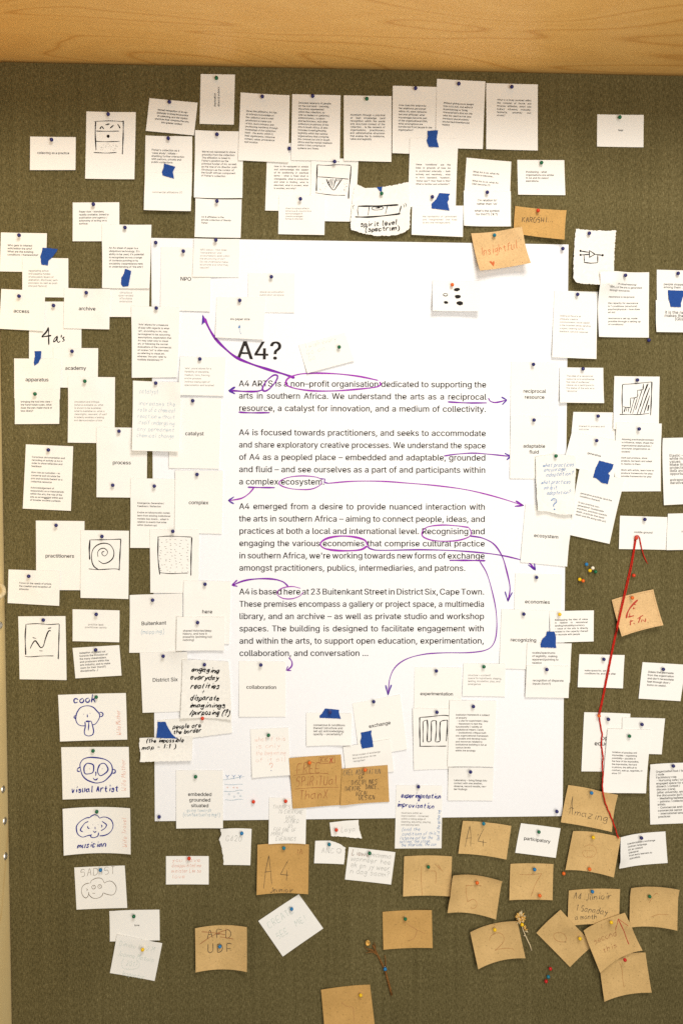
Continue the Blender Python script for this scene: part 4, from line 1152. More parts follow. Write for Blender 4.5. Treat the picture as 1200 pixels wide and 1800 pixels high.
card("white card, cartoon head with tongue out, captioned 'cook'", [(102.5, 1221.5), (221.5, 1218.3), (224, 1300), (106, 1303.5)], [(169.5, 1225.5, 'g')], cook, bot=0.002, side=0.001)


def vartist(m):
    sk(m, 90, 1305, 0.125, [[(412, 360), (410, 300), (450, 240), (520, 215), (600, 213), (700, 225), (780, 250), (840, 300), (862, 370), (850, 440), (800, 500), (740, 550), (650, 572), (580, 560), (500, 525), (440, 460), (412, 360)],
                            [(500, 300), (540, 297), (590, 315), (600, 360), (590, 420), (550, 440), (490, 445), (468, 420), (465, 350), (500, 300)], [(690, 310), (755, 300), (800, 370), (780, 420), (700, 470), (665, 440), (655, 390), (690, 310)],
                            [(628, 415), (632, 445), (625, 470)], [(593, 503), (610, 525), (635, 527), (655, 505)], [(405, 352), (375, 370), (372, 405), (405, 408)], [(862, 378), (900, 390), (898, 430), (860, 435)]], 1.35, 'navy')
    for x, y in ((542, 373), (720, 372)): dot(m, 90 + x / 8, 1305 + y / 8, 0.6, ink='navy')
    m.hand(125, 1393, 10.5, 10, 'visual Artist', 'navy', 1.9, rot=-1, w=84, jit=.4)
    m.hand(222, 1390, 8, 10, 'Wife Mother', 'palered', 0.5, rot=-92, w=56)


card("white card, cartoon face with huge round eyes, captioned 'visual Artist'", [(108, 1313.5), (226.5, 1313), (228.5, 1401.5), (110.5, 1405.5)], [(164, 1320, 'g')], vartist, bot=0.002)


def musician(m):
    sk(m, 90, 1410, 0.125, [[(530, 240), (560, 215), (600, 200), (640, 215), (670, 250)], [(670, 250), (720, 233), (780, 240), (840, 280), (862, 350), (840, 420), (790, 470), (730, 495), (670, 500)],
                            [(530, 240), (480, 245), (400, 290), (352, 350), (350, 410), (370, 470), (430, 512), (500, 495), (545, 487)], [(555, 480), (543, 505), (570, 525), (610, 520), (645, 500), (655, 455)],
                            [(508, 295), (460, 320), (410, 390), (405, 420), (437, 437)], [(705, 295), (750, 325), (768, 350), (740, 395), (690, 427)], [(605, 375), (607, 405)], [(578, 430), (600, 450), (622, 435)], [(500, 360), (510, 390), (530, 392)], [(693, 345), (703, 360), (697, 380)]], 1.15, 'navy')
    for x, y in ((573, 343), (648, 343)): dot(m, 90 + x / 8, 1410 + y / 8, 0.5, ink='navy')
    m.hand(135, 1493, 9, 10, 'musician', 'navy', 1.8, rot=-1, w=50, slant=.25, jit=.45)
    m.hand(223, 1490, 8, 10, 'Wife Travel', 'palered', 0.5, rot=-91, w=52)


card("bowed white card, cartoon face with big ears, 'musician'", [(110.5, 1422), (229, 1421), (230, 1502), (112.5, 1504)], [(170.5, 1427, 'g')], musician, side=0.006)


def sadist(m):
    sk(m, 120, 1510, 0.15, [[(255, 290), (280, 250), (340, 225), (395, 235), (425, 285)], [(425, 285), (460, 265), (510, 265), (555, 310), (563, 360), (545, 405), (510, 425), (450, 415), (415, 400)], [(410, 400), (390, 440), (330, 465), (280, 455), (245, 420), (240, 390)],
                            [(245, 285), (200, 295), (165, 330), (158, 390), (180, 440), (210, 458), (230, 440), (245, 400)], ring(298, 332, 22), ring(370, 325, 22), [(285, 402), (315, 405)], [(215, 350), (228, 362), (216, 375)]], 0.6, 'pencil')
    for x, y in ((298, 327), (370, 322)): dot(m, 120 + x * .15, 1510 + y * .15, 0.6, ink='pencil')
    m.hand(140.5, 1541, 13, 10, 'SADIST', 'pencil', 0.6, rot=-2, w=64)


card("white card, pencilled head with large ears, captioned 'SADIST'", [(131, 1525), (219.5, 1521.5), (224, 1596), (135, 1599)], [(177, 1529.5, 's')], sadist)
card('plain white card with one tiny faint printed word', [(192.5, 1601.5), (280.5, 1599), (281, 1653), (193.5, 1655)], [(235.5, 1611, 'g')], lambda m: m.print(241, 1628.5, 8.5, 6, 'love', 'c', 'grey'))


def twoseven(m):
    m.hand(209, 1662, 8.5, 10, 'Diniao Kiv2 M', 'palegreen', 0.5, w=64)
    m.hand(206, 1680, 8.5, 10, 'Joanne Matola', 'palegreen', 0.5, w=66)
    m.hand(221, 1697, 8, 10, '2017', 'palegreen', 0.5, w=20)
    m.ribbon([(218, 1686), (214, 1692), (216, 1702), (226, 1704), (240, 1703), (246, 1695), (240, 1688)], 0.5, 'palegreen', 'handwriting')
    m.hand(213, 1714, 8, 10, 'Inspector', 'palegreen', 0.5, w=42)


card('white card tilted clockwise with very pale handwriting', [(206, 1643), (285.5, 1658), (272, 1724.5), (193.5, 1710.5)], [(251, 1669.5, 'y')], twoseven)

# ------------------------------------------------------------------ cards over the poster's left edge
card("white card printed 'NPO'", [(283.5, 434), (371, 436), (369.5, 547.5), (282, 545)], [(322.5, 441.5, 'b')], lambda m: m.print(317.5, 493, 18.5, 8, 'NPO', 'l', 'print'))
card('white card with seven faint lines starting NPO status', [(341, 419), (421.5, 420), (420, 487.5), (338.5, 486.5)], [(379.5, 422, 'b')],
     lambda m: m.print(352, 440, 52, 5.3, "NPO status – how does|'transparency' and|accountability exist within|the structuring of A4?|Do we understand these|structures and what they|require?", 'l', 'vfaint'))
card('white card with two very faint lines on space', [(436.5, 480), (518, 480.5), (517.5, 549.5), (435.5, 549)], [(477, 486.5, 'b')], lambda m: m.print(478, 514.5, 42, 5.3, 'space as publication|publication as space', 'c', 'vfaint'))


def psize(m):
    m.print(422, 562.5, 34, 6, 'A4 paper size', 'c', 'grey')
    m.ribbon([(424, 587.5), (421.5, 582), (420.5, 575)], 0.7, 'blue'); m.fill([(418, 576.5), (421, 570), (423, 575.5)], 'blue')


card("white card printed 'A4 paper size' above a blue arrow", [(381, 522), (467, 523), (462.5, 597), (378.5, 593)], [(421.5, 528, 'b')], psize, bot=0.004)
card('white card with twelve printed lines on arts and play', [(231, 538), (316, 540), (311.5, 663), (232, 664)], [(275, 541.5, 'b')],
     lambda m: m.print(243, 571.5, 59, 5.6, "'Arts' allows for a measure|of play with regards to what|'art', according to A4, may|be imagined to be; assuming|assumptions, expectation that|A4 may cater only to visual|art, or following the normal|evaluations of the commercial|art scene ('art' is often read|as referring to visual art,|whereas 'the arts' refer to|multiple disciplines) ??", 'l', 'grey'))
card("white card printed 'catalyst'", [(297, 699), (389, 700), (385, 824), (297, 822.5)], [(339, 704.5, 'b')], lambda m: m.print(326, 765, 32, 8, 'catalyst', 'l', 'print'))
card('white card with faint lines starting arts plural', [(317, 627), (397, 628), (393.5, 696), (313, 694)], [(351.5, 631, 'b')],
     lambda m: m.print(325, 648.5, 52, 5.9, "'arts', plural allows for a|flexibility of discipline,|medium, form, framing,|and/or process|(without losing sight of|specialisation and localise)", 'l', 'faint'), bot=0.003)
card('white card with a pale blue handwritten chemistry note', [(234, 669), (318, 672), (314, 794), (232, 792)], [(274, 673.5, 'b')],
     lambda m: (m.hand(244, 691, 8.5, 10, 'catalyst', 'paleblue', 0.6, w=34), m.hand(242, 711.5, 8, 11.3, 'increases the|rate of a chemical|reaction without|itself undergoing|any permanent|chemical change', 'paleblue', 0.6, w=66)), bot=0.007, side=0.001)
card('white card with faint lines starting Emergence', [(230, 840.5), (311, 842), (306, 963.5), (229, 963)], [(271.5, 854.5, 'b')],
     lambda m: m.print(242, 885.5, 58, 5.55, 'Emergence: Generative /|Feedback / Reflection||Evolve an idiosyncratic model:|learn from existing institutional|models (top down)... adapt in|relation to events that arise|within (bottom up)', 'l', 'grey'))
card("white card printed 'complex'", [(308, 827), (392, 828), (390, 938.5), (307, 937)], [(346.5, 834, 'b')], lambda m: m.print(349, 886.5, 34, 8, 'complex', 'c', 'print'))


def rain(m):
    sk(m, 0, 900, 1 / 3, [([(835, 130), (834, 240), (843, 330)], 1.2), [(833, 131), (900, 127), (1010, 132)], ([(1012, 135), (1008, 230), (1007, 335)], 1.3), [(840, 320), (900, 325), (990, 322)]], 0.8)
    for i in range(11):
        for j in range(6):
            x = 282 + j * 9 + random.uniform(-3, 3); y = 949 + i * 5.5 + random.uniform(-2, 2)
            if x < 332: m.ribbon([(x, y), (x + 2.0, y + 0.9 + random.uniform(-1.2, .3))], 0.8, 'black', 'pen_drawing', .1, False)


card('white card with an ink drawing of scattered dashes', [(263.5, 931), (350, 931), (349, 1043), (264.5, 1042)], [(304, 934, 'b')], rain)
card("white card printed 'Buitenkant' with pale blue handwriting", [(228.5, 1046), (321, 1043), (320, 1147), (227.5, 1147.5)], [(268.5, 1055, 'b')],
     lambda m: (m.print(249, 1099.5, 43, 8, 'Buitenkant', 'l', 'print'), m.hand(247, 1115, 8.5, 9, '(mapping)', 'paleblue', 0.6, w=42)))
card("white card printed 'here'", [(323, 1021), (406, 1022), (403, 1132), (322, 1130)], [(360.5, 1027, 'b')], lambda m: m.print(355.5, 1078.5, 17.5, 8, 'here', 'l', 'print'))
card('small white card of faint text below here', [(311, 1084.5), (395, 1085), (394, 1143.5), (310, 1144)], [(347.5, 1094.5, 'b')],
     lambda m: m.print(322, 1110.3, 51, 5.4, 'shared histories/deep|history, and how it|presents (pointing to)/|noticing)', 'l', 'grey'))
card("white card printed 'District Six'", [(246, 1147.5), (329, 1146), (332, 1250), (251, 1253)], [(287, 1153.5, 'b')], lambda m: m.print(268.5, 1199, 43.5, 8, 'District Six', 'l', 'print'))
card('torn strip of paper handwritten people are the border', [(277, 1266), (406, 1256), (408, 1288), (279, 1300)], [],
     lambda m: m.hand(303.5, 1281, 7.6, 9.2, 'people are|the border', 'black', 1.6, rot=1, w=50, slant=.3, jit=.45), 'torn', outline=rough([(277, 1266), (340, 1261), (406, 1256), (408, 1288), (340, 1297), (279, 1300)], 0.5, 2.5, {3, 4}), bot=0.002)
card('torn strip of paper handwritten about the impossible map', [(245.5, 1297.3), (339, 1294), (337, 1337.5), (245.5, 1339.5)], [],
     lambda m: m.hand(256, 1305.5, 7.6, 13, '(the impossible', 'black', 1.6, rot=1, w=67, slant=.3, jit=.45) or m.hand(249.5, 1318.5, 7.6, 13, 'map - 1:1 )', 'black', 1.6, rot=-1, w=60, slant=.3, jit=.45), 'torn',
     outline=rough([(245.8, 1297.3), (339, 1294), (337, 1337.5), (290, 1338.5), (246, 1339.5), (247, 1325), (244.5, 1312)], 0.6, 2.2, {2, 3, 4, 5, 6}), bot=0.006)
tape([(277, 1269), (291, 1269), (296, 1280), (303, 1291), (311.5, 1298.5), (275, 1297), (277, 1280)], 'bright blue trapezoid tape joining two handwritten torn strips')


def engaging(m):
    for (x, y, s, w_) in ((335, 1181.5, 'engaging', 50), (333.5, 1195, 'everyday', 51), (334, 1211, 'realities', 51), (353, 1221, '+', 5), (333.5, 1231.5, 'disparate', 51), (331.5, 1244, 'imaginings', 64), (332.5, 1257, '/purposing (?)', 71)):
        m.hand(x, y, 9.0, 10, s, 'black', 1.85 if s != '+' else 0.9, rot=random.uniform(-2, 1), w=w_, slant=0.38, jit=0.48)


card('soft paper sheet with bold black brush handwriting, seven lines', [(321, 1160), (402, 1163), (407, 1265.5), (317, 1263.5)],
     [(359.5, 1168.5, 'b', 'at the top of the bold black handwritten sheet'), (356, 1263, 'r', 'at the bottom of the bold black handwritten sheet')], engaging, 'torn',
     outline=rough([(321, 1160), (402, 1163), (405, 1210), (407, 1265.5), (360, 1262.5), (317, 1263.5), (319, 1210)], 0.5, 3), bot=0.003, side=0.002)
card('white card printed embedded grounded situated', [(309.5, 1354), (392, 1354.5), (392, 1456), (310, 1456.5)], [(344, 1365.5, 'g')],
     lambda m: (m.print(351.5, 1399.5, 41, 9.9, 'embedded|grounded|situated', 'c', 'print'), m.hand(328, 1427, 6, 9, 'going towards', 'paleblue', 0.5, w=44), m.hand(321, 1435, 7, 9, '(contextualising!)', 'paleblue', 0.6, w=66)))

# ------------------------------------------------------------------ right side
card('tall white card with six faint lines starting looking', [(974, 510.5), (1050, 513), (1047.5, 631), (969.5, 628)], [(1014.5, 517.5, 'b')],
     lambda m: m.print(984, 556, 54, 5.5, 'looking at the arts as|obliquely creative|communication; social capital|in the broadest sense; sending|a signal, listening out for|feedback, call and response', 'l', 'faint'), bot=0.004)
card('white card partly under the torn circuit drawing', [(1054, 477), (1140, 478.5), (1139.5, 593.5), (1052, 592)], [(1098.5, 484, 'b')],
     lambda m: m.print(1071, 500.5, 57, 5.4, "            of value/meaning/|status of the arts is generated|through resonance.||resonance is reciprocal||the capacity for resonance|is ? conditions (structural)|psycho/physical – how does|art do)||resonance is set up, made|possible through a setting up|of conditions)", 'l', 'grey'))
card('white card cut by the right frame edge, above tape', [(1153.5, 474), (1236, 476), (1235, 545), (1154, 543)], [(1191, 480.5, 'b')],
     lambda m: m.print(1166, 501, 55, 5.3, 'people stopped talking|among them ... Did it', 'l', 'grey'))
card('white card below large blue tape on the network, right frame edge', [(1151.7, 527.5), (1240, 529), (1238, 584.5), (1153, 583.5)], [],
     lambda m: m.print(1202, 551.5, 68, 5.8, 'it is the network that|makes the exchange|(Glissant)', 'c', 'grey'), bot=0.004)
tape([(1173, 510), (1202, 511), (1206, 516), (1199, 522), (1196, 532), (1196, 540), (1178, 539.5), (1174, 525)], 'dark blue tape with a bitten side near the right frame edge')
pin(1139.5, 598, 'b', 'alone on bare fabric below the white resonance card')
card("white card printed 'reciprocal resource'", [(897.5, 636), (981, 637), (979, 752), (896.5, 751)], [(937, 640.5, 'b')], lambda m: m.print(939, 690.5, 39, 10.4, 'reciprocal|resource', 'c', 'print'))
card('small white card of faint text beside reciprocal resource', [(983, 645.5), (1059.5, 646.5), (1061, 708.5), (983.5, 707.5)], [(1024, 648.5, 'b')],
     lambda m: m.print(995.5, 662, 49, 5.3, "The idea of a reciprocal|resource is to emphasise|the role of audience/|viewer as a participant in|the status of the arts as a|'resource'", 'l', 'faint'), bot=0.004)
card("white card printed 'adaptable fluid'", [(897, 731), (981, 732), (977, 842), (895.5, 841)], [(938, 738.5, 'b')], lambda m: m.print(938.5, 787, 38, 10.4, 'adaptable|fluid', 'c', 'print'))
card('white card with two faint lines about process and outcome', [(1007, 724), (1083, 725), (1082, 800), (1000, 800)], [(1050.5, 731.5, 'b')],
     lambda m: m.print(1017, 750.5, 45, 5.3, 'interest in process and|outcome', 'l', 'faint'))


def stairs(m):
    sk(m, 1060, 640, 140 / 1200, [([(287, 310), (282, 500), (286, 745)], 1.1), [(290, 305), (450, 295), (728, 268)], ([(728, 270), (722, 500), (710, 770)], 1.2), [(243, 757), (400, 758), (560, 758), (690, 740)],
                                  [(300, 640), (330, 647), (405, 655)], [(408, 655), (410, 510)], [(410, 510), (470, 508), (515, 490)], [(518, 490), (515, 392)], [(515, 392), (560, 390), (598, 380)], ([(598, 382), (602, 300)], 1.2)], 0.8)
    sk(m, 1060, 640, 140 / 1200, [([(330, 655), (312, 720)], 1.4), [(355, 650), (345, 710)], [(385, 660), (372, 720)], [(470, 510), (405, 740)], [(512, 505), (440, 745)], [(580, 395), (485, 690)], [(660, 295), (510, 750)], [(675, 295), (600, 480), (555, 640)],
                                  ([(695, 355), (555, 750)], 1.1), ([(695, 475), (610, 745)], 1.1), ([(683, 620), (668, 700)], 1.8)], 0.8, smooth=False)


card('white card with an ink drawing of hatched stairs', [(1079, 661), (1158.5, 662), (1157, 755), (1077, 754)], [(1119.5, 668, 'b')], stairs)
card('tall white card with three faint paragraphs on frameworks', [(1082, 743), (1162, 744.5), (1160.5, 863.5), (1080, 864)], [(1122.5, 754, 'b')],
     lambda m: m.print(1092.5, 773.5, 57, 5.4, 'Allowing practices/processes|to influence, adapt, shape the|organizational approaches /|structures (organization as|student)||Dont just produce, show|projects, but learn and adapt|in relation to them||Work with artists, learn how to|produce frameworks for play;|provide frameworks for play', 'l', 'grey'))
card("tilted white card faintly printed 'generative'", [(1004.5, 759), (1090, 776), (1078.5, 838.5), (988, 818)], [(1048, 774.5, 'b')], lambda m: m.print(1032, 797.5, 24, 6, 'generative', 'l', 'grey', rot=3))
card('tilted white card of faint text, upper edge outlined dark', [(1018, 823.5), (1097, 843), (1070.5, 956), (999, 940)], [],
     lambda m: m.print(1020.5, 868, 56, 5.5, 'generative practices (and the|conditions thereof)||Is any practice non–|generative? (sustainable|practices, practices towards|death, practices that resist|death and life along with art)', 'l', 'grey'), bot=0.003)
tape([(1052.5, 809.5), (1078, 816), (1075, 825), (1068, 832), (1071, 836), (1067.5, 851), (1056.7, 848.7), (1047.5, 841), (1041.3, 839), (1044, 830), (1046, 822.5), (1051, 813.3)], 'largest ragged blue tape, joining two tilted white cards')
card("white card printed 'ecosystem'", [(923, 886), (1004, 893), (996, 996), (914, 988)], [], lambda m: m.print(938.5, 944, 42, 8, 'ecosystem', 'l', 'print', rot=-1))


def practices(m):
    m.hand(954, 821, 7.5, 9.2, 'what practices', 'blue', 0.65, rot=-2, w=54, slant=.3)
    m.hand(956, 829, 7.5, 9.2, 'encourage', 'blue', 0.65, rot=-3, w=38, slant=.3)
    m.hand(960, 838, 7.5, 9.2, 'adaptation?', 'blue', 0.65, rot=-4, w=48, slant=.3)
    m.hand(951, 851, 7.5, 9.2, 'what practices', 'blue', 0.65, rot=-2, w=52, slant=.3)
    m.hand(954, 861, 7.5, 9.2, 'inhibit', 'blue', 0.65, rot=-2, w=26, slant=.3)
    m.hand(961, 870, 7.5, 9.2, 'adaptation?', 'blue', 0.65, rot=-3, w=42, slant=.3)
    m.ribbon([(969, 880.5), (973, 876.5), (978, 878), (978.5, 883), (974, 887), (974, 891)], 1.4, 'blue', 'handwriting'); dot(m, 975, 895.5, 1.5, ink='blue', kind='handwriting')
    m.ribbon([(971, 881), (974, 878.5), (976.5, 880.5), (975, 884.5)], 0.6, 'blue', 'handwriting')


card('crumpled soft paper with blue handwritten questions on practices', [(941, 800), (1012, 801), (1009, 906), (943, 899)], [(976.5, 801.5, 'g')], practices, 'torn',
     outline=rough([(941, 803), (960, 800.5), (976, 798), (995, 800), (1011, 803), (1012, 830), (1010.5, 870), (1008.5, 904), (985, 905), (965, 900), (945, 898), (942, 850)], 0.5, 3), bot=0.004, side=0.0025, crumple=0.0012)
card("white card printed 'economies'", [(905, 1008), (987, 1010), (985, 1085), (903, 1083)], [(942.5, 1015, 'b')], lambda m: m.print(944, 1061, 43, 8, 'economies', 'c', 'print'))
card("white card printed 'recognizing'", [(881, 1071), (965, 1073), (962, 1177.5), (877, 1175)], [(920, 1079.5, 'b')], lambda m: m.print(897, 1127.5, 45, 8, 'recognizing', 'l', 'print'))
card('wide white card with six justified lines, mentioning currency', [(965, 1074.5), (1043, 1073), (1042.5, 1127.5), (967, 1130)], [(983, 1080, 'y')],
     lambda m: m.print(974.5, 1091, 58, 5.2, 'Reengaging the idea of value|in relation to resonance/|landing/valuability/currency|– value of the arts is directly|related to the capacity thereof|to resonate with people', 'j', 'grey'))
card('white card below blue tape with lines on legibility', [(926, 1130), (1004, 1131), (1001, 1200), (923, 1200)], [],
     lambda m: m.print(935, 1149, 46, 5.9, 'scales/spectrums|of legibility, making|apparent/pointing to|relation', 'l', 'grey'))
tape([(960.5, 1110), (973.5, 1110), (976.5, 1120), (976, 1130), (977, 1139), (949.5, 1138), (949, 1132), (953, 1123), (959, 1118)], "blue tape with a pale crease right of the word 'recognizing'")
card('white card with two lines on recognition of inputs', [(925, 1170), (1001, 1171), (998.5, 1227), (922.5, 1225.5)], [(960.5, 1177, 'b')],
     lambda m: m.print(935.5, 1197.5, 54, 5.8, 'recognition of disparate|inputs (form?)', 'l', 'grey'))
card('white card on the poster with faint structure text', [(814, 1166), (888, 1167), (887, 1224.5), (812, 1223.5)], [(850, 1172, 'g')],
     lambda m: m.print(822.5, 1188.5, 59, 5.2, 'structure + content?|space for hypothesis, staging,|testing, incubation, play, and|emergence', 'l', 'faint'))
card("white card printed 'experimentation'", [(728.5, 1173), (811, 1174), (809, 1285), (726, 1283)], [(766.5, 1179.5, 'b')], lambda m: m.print(738.5, 1222, 57, 8, 'experimentation', 'l', 'print'))


def columns(m):
    sk(m, 720, 1160, 1 / 6, [([(103, 608), (103, 750), (108, 910)], 1.4), [(103, 606), (200, 600), (350, 585), (412, 590)], [(100, 913), (250, 912), (383, 910)],
                             ([(140, 870), (138, 700), (142, 650), (180, 633)], 0.9), ([(182, 633), (187, 700), (184, 790), (183, 858)], 1.3), [(183, 860), (200, 866), (222, 857)], ([(222, 857), (226, 770), (226, 650)], 1.2), [(226, 648), (250, 640), (276, 641)],
                             ([(277, 642), (279, 740), (269, 862)], 1.1), [(269, 865), (295, 866), (318, 856)], ([(318, 856), (314, 740), (320, 655)], 1.4), [(320, 652), (350, 640), (396, 634)], ([(396, 634), (392, 740), (384, 857)], 1.3)], 0.9)


card('white card with an ink drawing of a meander', [(725, 1245), (797, 1246), (794, 1351.5), (727, 1353.5)], [(767.5, 1252, 'b')], columns)
card('tall white card with twelve lines on institution frameworks', [(790, 1231), (872, 1232), (867, 1348), (786, 1347.5)], [(831.5, 1242, 'b')],
     lambda m: m.print(801, 1258, 59, 5.25, 'institution framework a subject|of enquiry|  – a site for experiment / play|  – Necessary to test the|functionality / validity of|institutional means / ends|  – Institutional critique built|into organizational framework|  – enable and develop tools|and resources related to|institutional building in SA at|various levels|within the ecology', 'l', 'grey'))
card('white card with four faint lines starting Laboratory', [(788, 1349), (867, 1350), (865.5, 1407.5), (786.5, 1407)], [(826.5, 1357, 'b')],
     lambda m: m.print(797.5, 1373.5, 58, 5.2, 'Laboratory – bring things into|contact with one another,|observe, record results, ren–|der findings', 'l', 'grey'))
card("white card printed 'middle ground' where red thread begins", [(1089, 906.5), (1172, 909), (1171, 966.5), (1087, 965)], [(1132.5, 913, 'b', "at the top of the white card printed 'middle ground'"), (1117.5, 946, 'r', 'tied with thread on the middle ground card')],
     lambda m: m.print(1130, 937.5, 32, 6, 'middle ground', 'c', 'grey'))
card('white card cut by the frame edge beside middle ground', [(1173, 903), (1255, 901), (1254, 966), (1170.5, 967)], [], lambda m: m.print(1198, 936.5, 30, 6, 'resonance', 'l', 'grey'))
card('white card cut by the frame edge, starting Elastic', [(1164, 770), (1245, 768), (1246, 884), (1166, 888)], [],
     lambda m: m.print(1177, 803, 57, 5.35, 'Elastic – expanding|while maintaining|values|Make time to do|projects, organise|data available for|opportunities||extrapolate (learn|iterative)', 'l', 'grey'), bot=0.004)


def fire(m):
    sk(m, 1000, 1030, 1 / 6, [([(735, 155), (690, 200), (650, 250), (625, 300), (615, 345)], 2.0), ([(690, 200), (718, 205)], 1.3), [(700, 228), (690, 250), (712, 240)], ([(637, 335), (698, 322)], 1.5), [(655, 290), (650, 325)],
                              ([(665, 368), (655, 420)], 1.4), [(645, 390), (690, 372)], [(690, 400), (705, 405)], ([(765, 340), (745, 395)], 1.4), [(735, 355), (795, 315)], [(785, 360), (775, 390)], [(795, 365), (815, 385), (820, 350)]], 0.9, 'red')
    c = [(1077, 1057), (1146, 1039), (1162, 1098), (1094, 1116)]
    for i in range(4):
        a_, b_ = np.array(c[i]), np.array(c[(i + 1) % 4])
        for k in range(24):
            p = a_ + (b_ - a_) * (k + random.uniform(0, .6)) / 24
            m.ribbon([p, p + (b_ - a_) / 24 * .4 + [random.uniform(-.5, .5), random.uniform(-.5, .5)]], 0.5, 'brownink', 'pen_drawing', .1, False)


card('kraft card crossed by red thread, with red flame drawing', [(1074.5, 1054.5), (1147.5, 1036), (1165, 1099), (1092, 1119)], [(1110.5, 1051, 'o')], fire, 'kraft_pink', bot=0.009)
pin(1113, 1011.5, 'r', 'alone on fabric right of the red thread')
for x, y, c, w_ in ((1030, 992, 's', 'topmost of the four pin cluster beside economies'), (1041, 998.5, 'w', 'the only pale one, in the four pin cluster'), (1036, 1003, 'y', 'touching the white pin in the four pin cluster'), (1046, 1005, 'g', 'lowest of the four pin cluster beside economies'),
                    (1018, 1018.5, 'y', 'left one of the touching pair beside economies'), (1024, 1021, 'o', 'right one of the touching pair beside economies')):
    pin(x, y, c, w_)
card('white card with two faint lines, crossed by red thread', [(1017.5, 1150), (1097, 1151.5), (1094, 1210), (1014.5, 1208)], [(1060.5, 1159, 'b')],
     lambda m: m.print(1027, 1180, 55, 5.2, 'make space for, set the|conditions for, and look after', 'l', 'grey'))
card('white card with five printed lines on ideas that permeate', [(1128.5, 1164), (1205, 1168.5), (1195, 1232.5), (1121.5, 1228)], [(1165, 1176.5, 'b')],
     lambda m: m.print(1138, 1182.5, 46, 5.75, "(Ideas that permeate|from the organization|and don't necessitate|feet through door /|bums on seats).", 'l', 'print'))
card("half covered white card printed 'open education'", [(1026, 1252), (1107, 1254.5), (1104, 1357), (1021, 1356)], [(1068.5, 1264.5, 'b', 'on the open education card'), (1052, 1258.5, 'o', 'where red thread meets the open education card')],
     lambda m: m.print(1069, 1301.5, 48, 9.8, 'open|education', 'c', 'print'))
card('blank white card behind two overlapping cards near red thread', [(1093, 1261), (1168, 1263), (1162, 1326), (1092, 1325)], [(1127.5, 1273.5, 'b')])
MOTION = [(1067.5, 1281), (1143, 1283), (1134.5, 1394.5), (1058, 1394)]
card('tall white card with eight faint lines on the impossible', MOTION, [(1105.5, 1294, 'g')],
     lambda m: m.print(1075.5, 1323.5, 54, 5.3, 'notation of possible and|impossible – negotiating|possibility – possible in|the face of the impossible,|the improbable, the hard|to picture, the difficult to|confront, add up, negotiate, or|show ???', 'l', 'grey'), bot=0.006)
card('tall white card, long printed list, at right frame edge', [(1142, 1344), (1230, 1340), (1232, 1446), (1142, 1449.5)], [(1182.5, 1346.5, 'b')],
     lambda m: m.print(1153, 1359, 66, 5.25, 'Organization tool / facilitator|/ node|Facilitatory role|- Nurturing safe / critical|engaged space for artists to|dissect / contest /|discuss (care)|(after university, where does|the discussion go?)|- Mediating between|- patrons / collectors and|artists|- Commercial and non–|commercial sector|- international lens and local|practices', 'l', 'print'))


def amazing(m):
    m.ribbon([(1001, 1431), (1004, 1415), (1007, 1401)], 0.7, 'darkpencil', 'handwriting'); m.ribbon([(1007, 1401), (1006, 1418), (1006, 1433)], 0.7, 'darkpencil', 'handwriting'); m.ribbon([(999, 1424), (1004, 1421), (1009, 1423)], 0.7, 'darkpencil', 'handwriting')
    m.hand(1010, 1434, 13, 10, 'mazing', 'darkpencil', 0.75, rot=1, w=60, slant=0.1)


card("kraft card handwritten 'Amazing', crossed by red thread", [(998, 1380), (1085.5, 1397.5), (1074.5, 1462.5), (985, 1445.5)], [(1039, 1394, 's')], amazing, 'kraft', bot=0.005, side=0.002)
card("tilted white card printed 'participatory'", [(915, 1447), (984.5, 1456), (976, 1508), (905, 1499)], [(946.5, 1462.5, 'g')], lambda m: m.print(920.5, 1476.5, 46, 8, 'participatory', 'l', 'print'))


def bigA(m, pts, wd=0.75):
    for p in pts: m.ribbon(p, wd, 'darkpencil', 'handwriting', .2, False)


def z(ox, oy, k, pts): return [(ox + x * k, oy + y * k) for x, y in pts]


card('kraft card, thin tall A and 4, below the poster', [(813, 1443), (898, 1452), (889.5, 1511), (805, 1500.5)], [(849.5, 1448, 't')],
     lambda m: (bigA(m, [z(680, 1370, 1 / 6, p) for p in ([(825, 720), (850, 600), (875, 497), (888, 600), (885, 720)], [(835, 630), (895, 628)], [(1025, 535), (990, 600), (962, 665), (1055, 682)], [(1018, 650), (1018, 720)])]), dot(m, 840.5, 1470, 0.8, ink='darkpencil', kind='handwriting')), 'kraft')


def scribble(m):
    m.ribbon([(1027, 1493), (1032, 1490), (1040, 1489), (1048, 1493), (1050, 1501), (1046, 1509), (1036, 1512), (1028, 1508), (1026, 1500), (1033, 1499), (1047, 1500)], 0.55, 'ghost', 'pen_drawing')
    m.ribbon([(1034, 1501), (1034, 1509), (1040, 1510), (1044, 1506)], 0.5, 'ghost', 'pen_drawing')


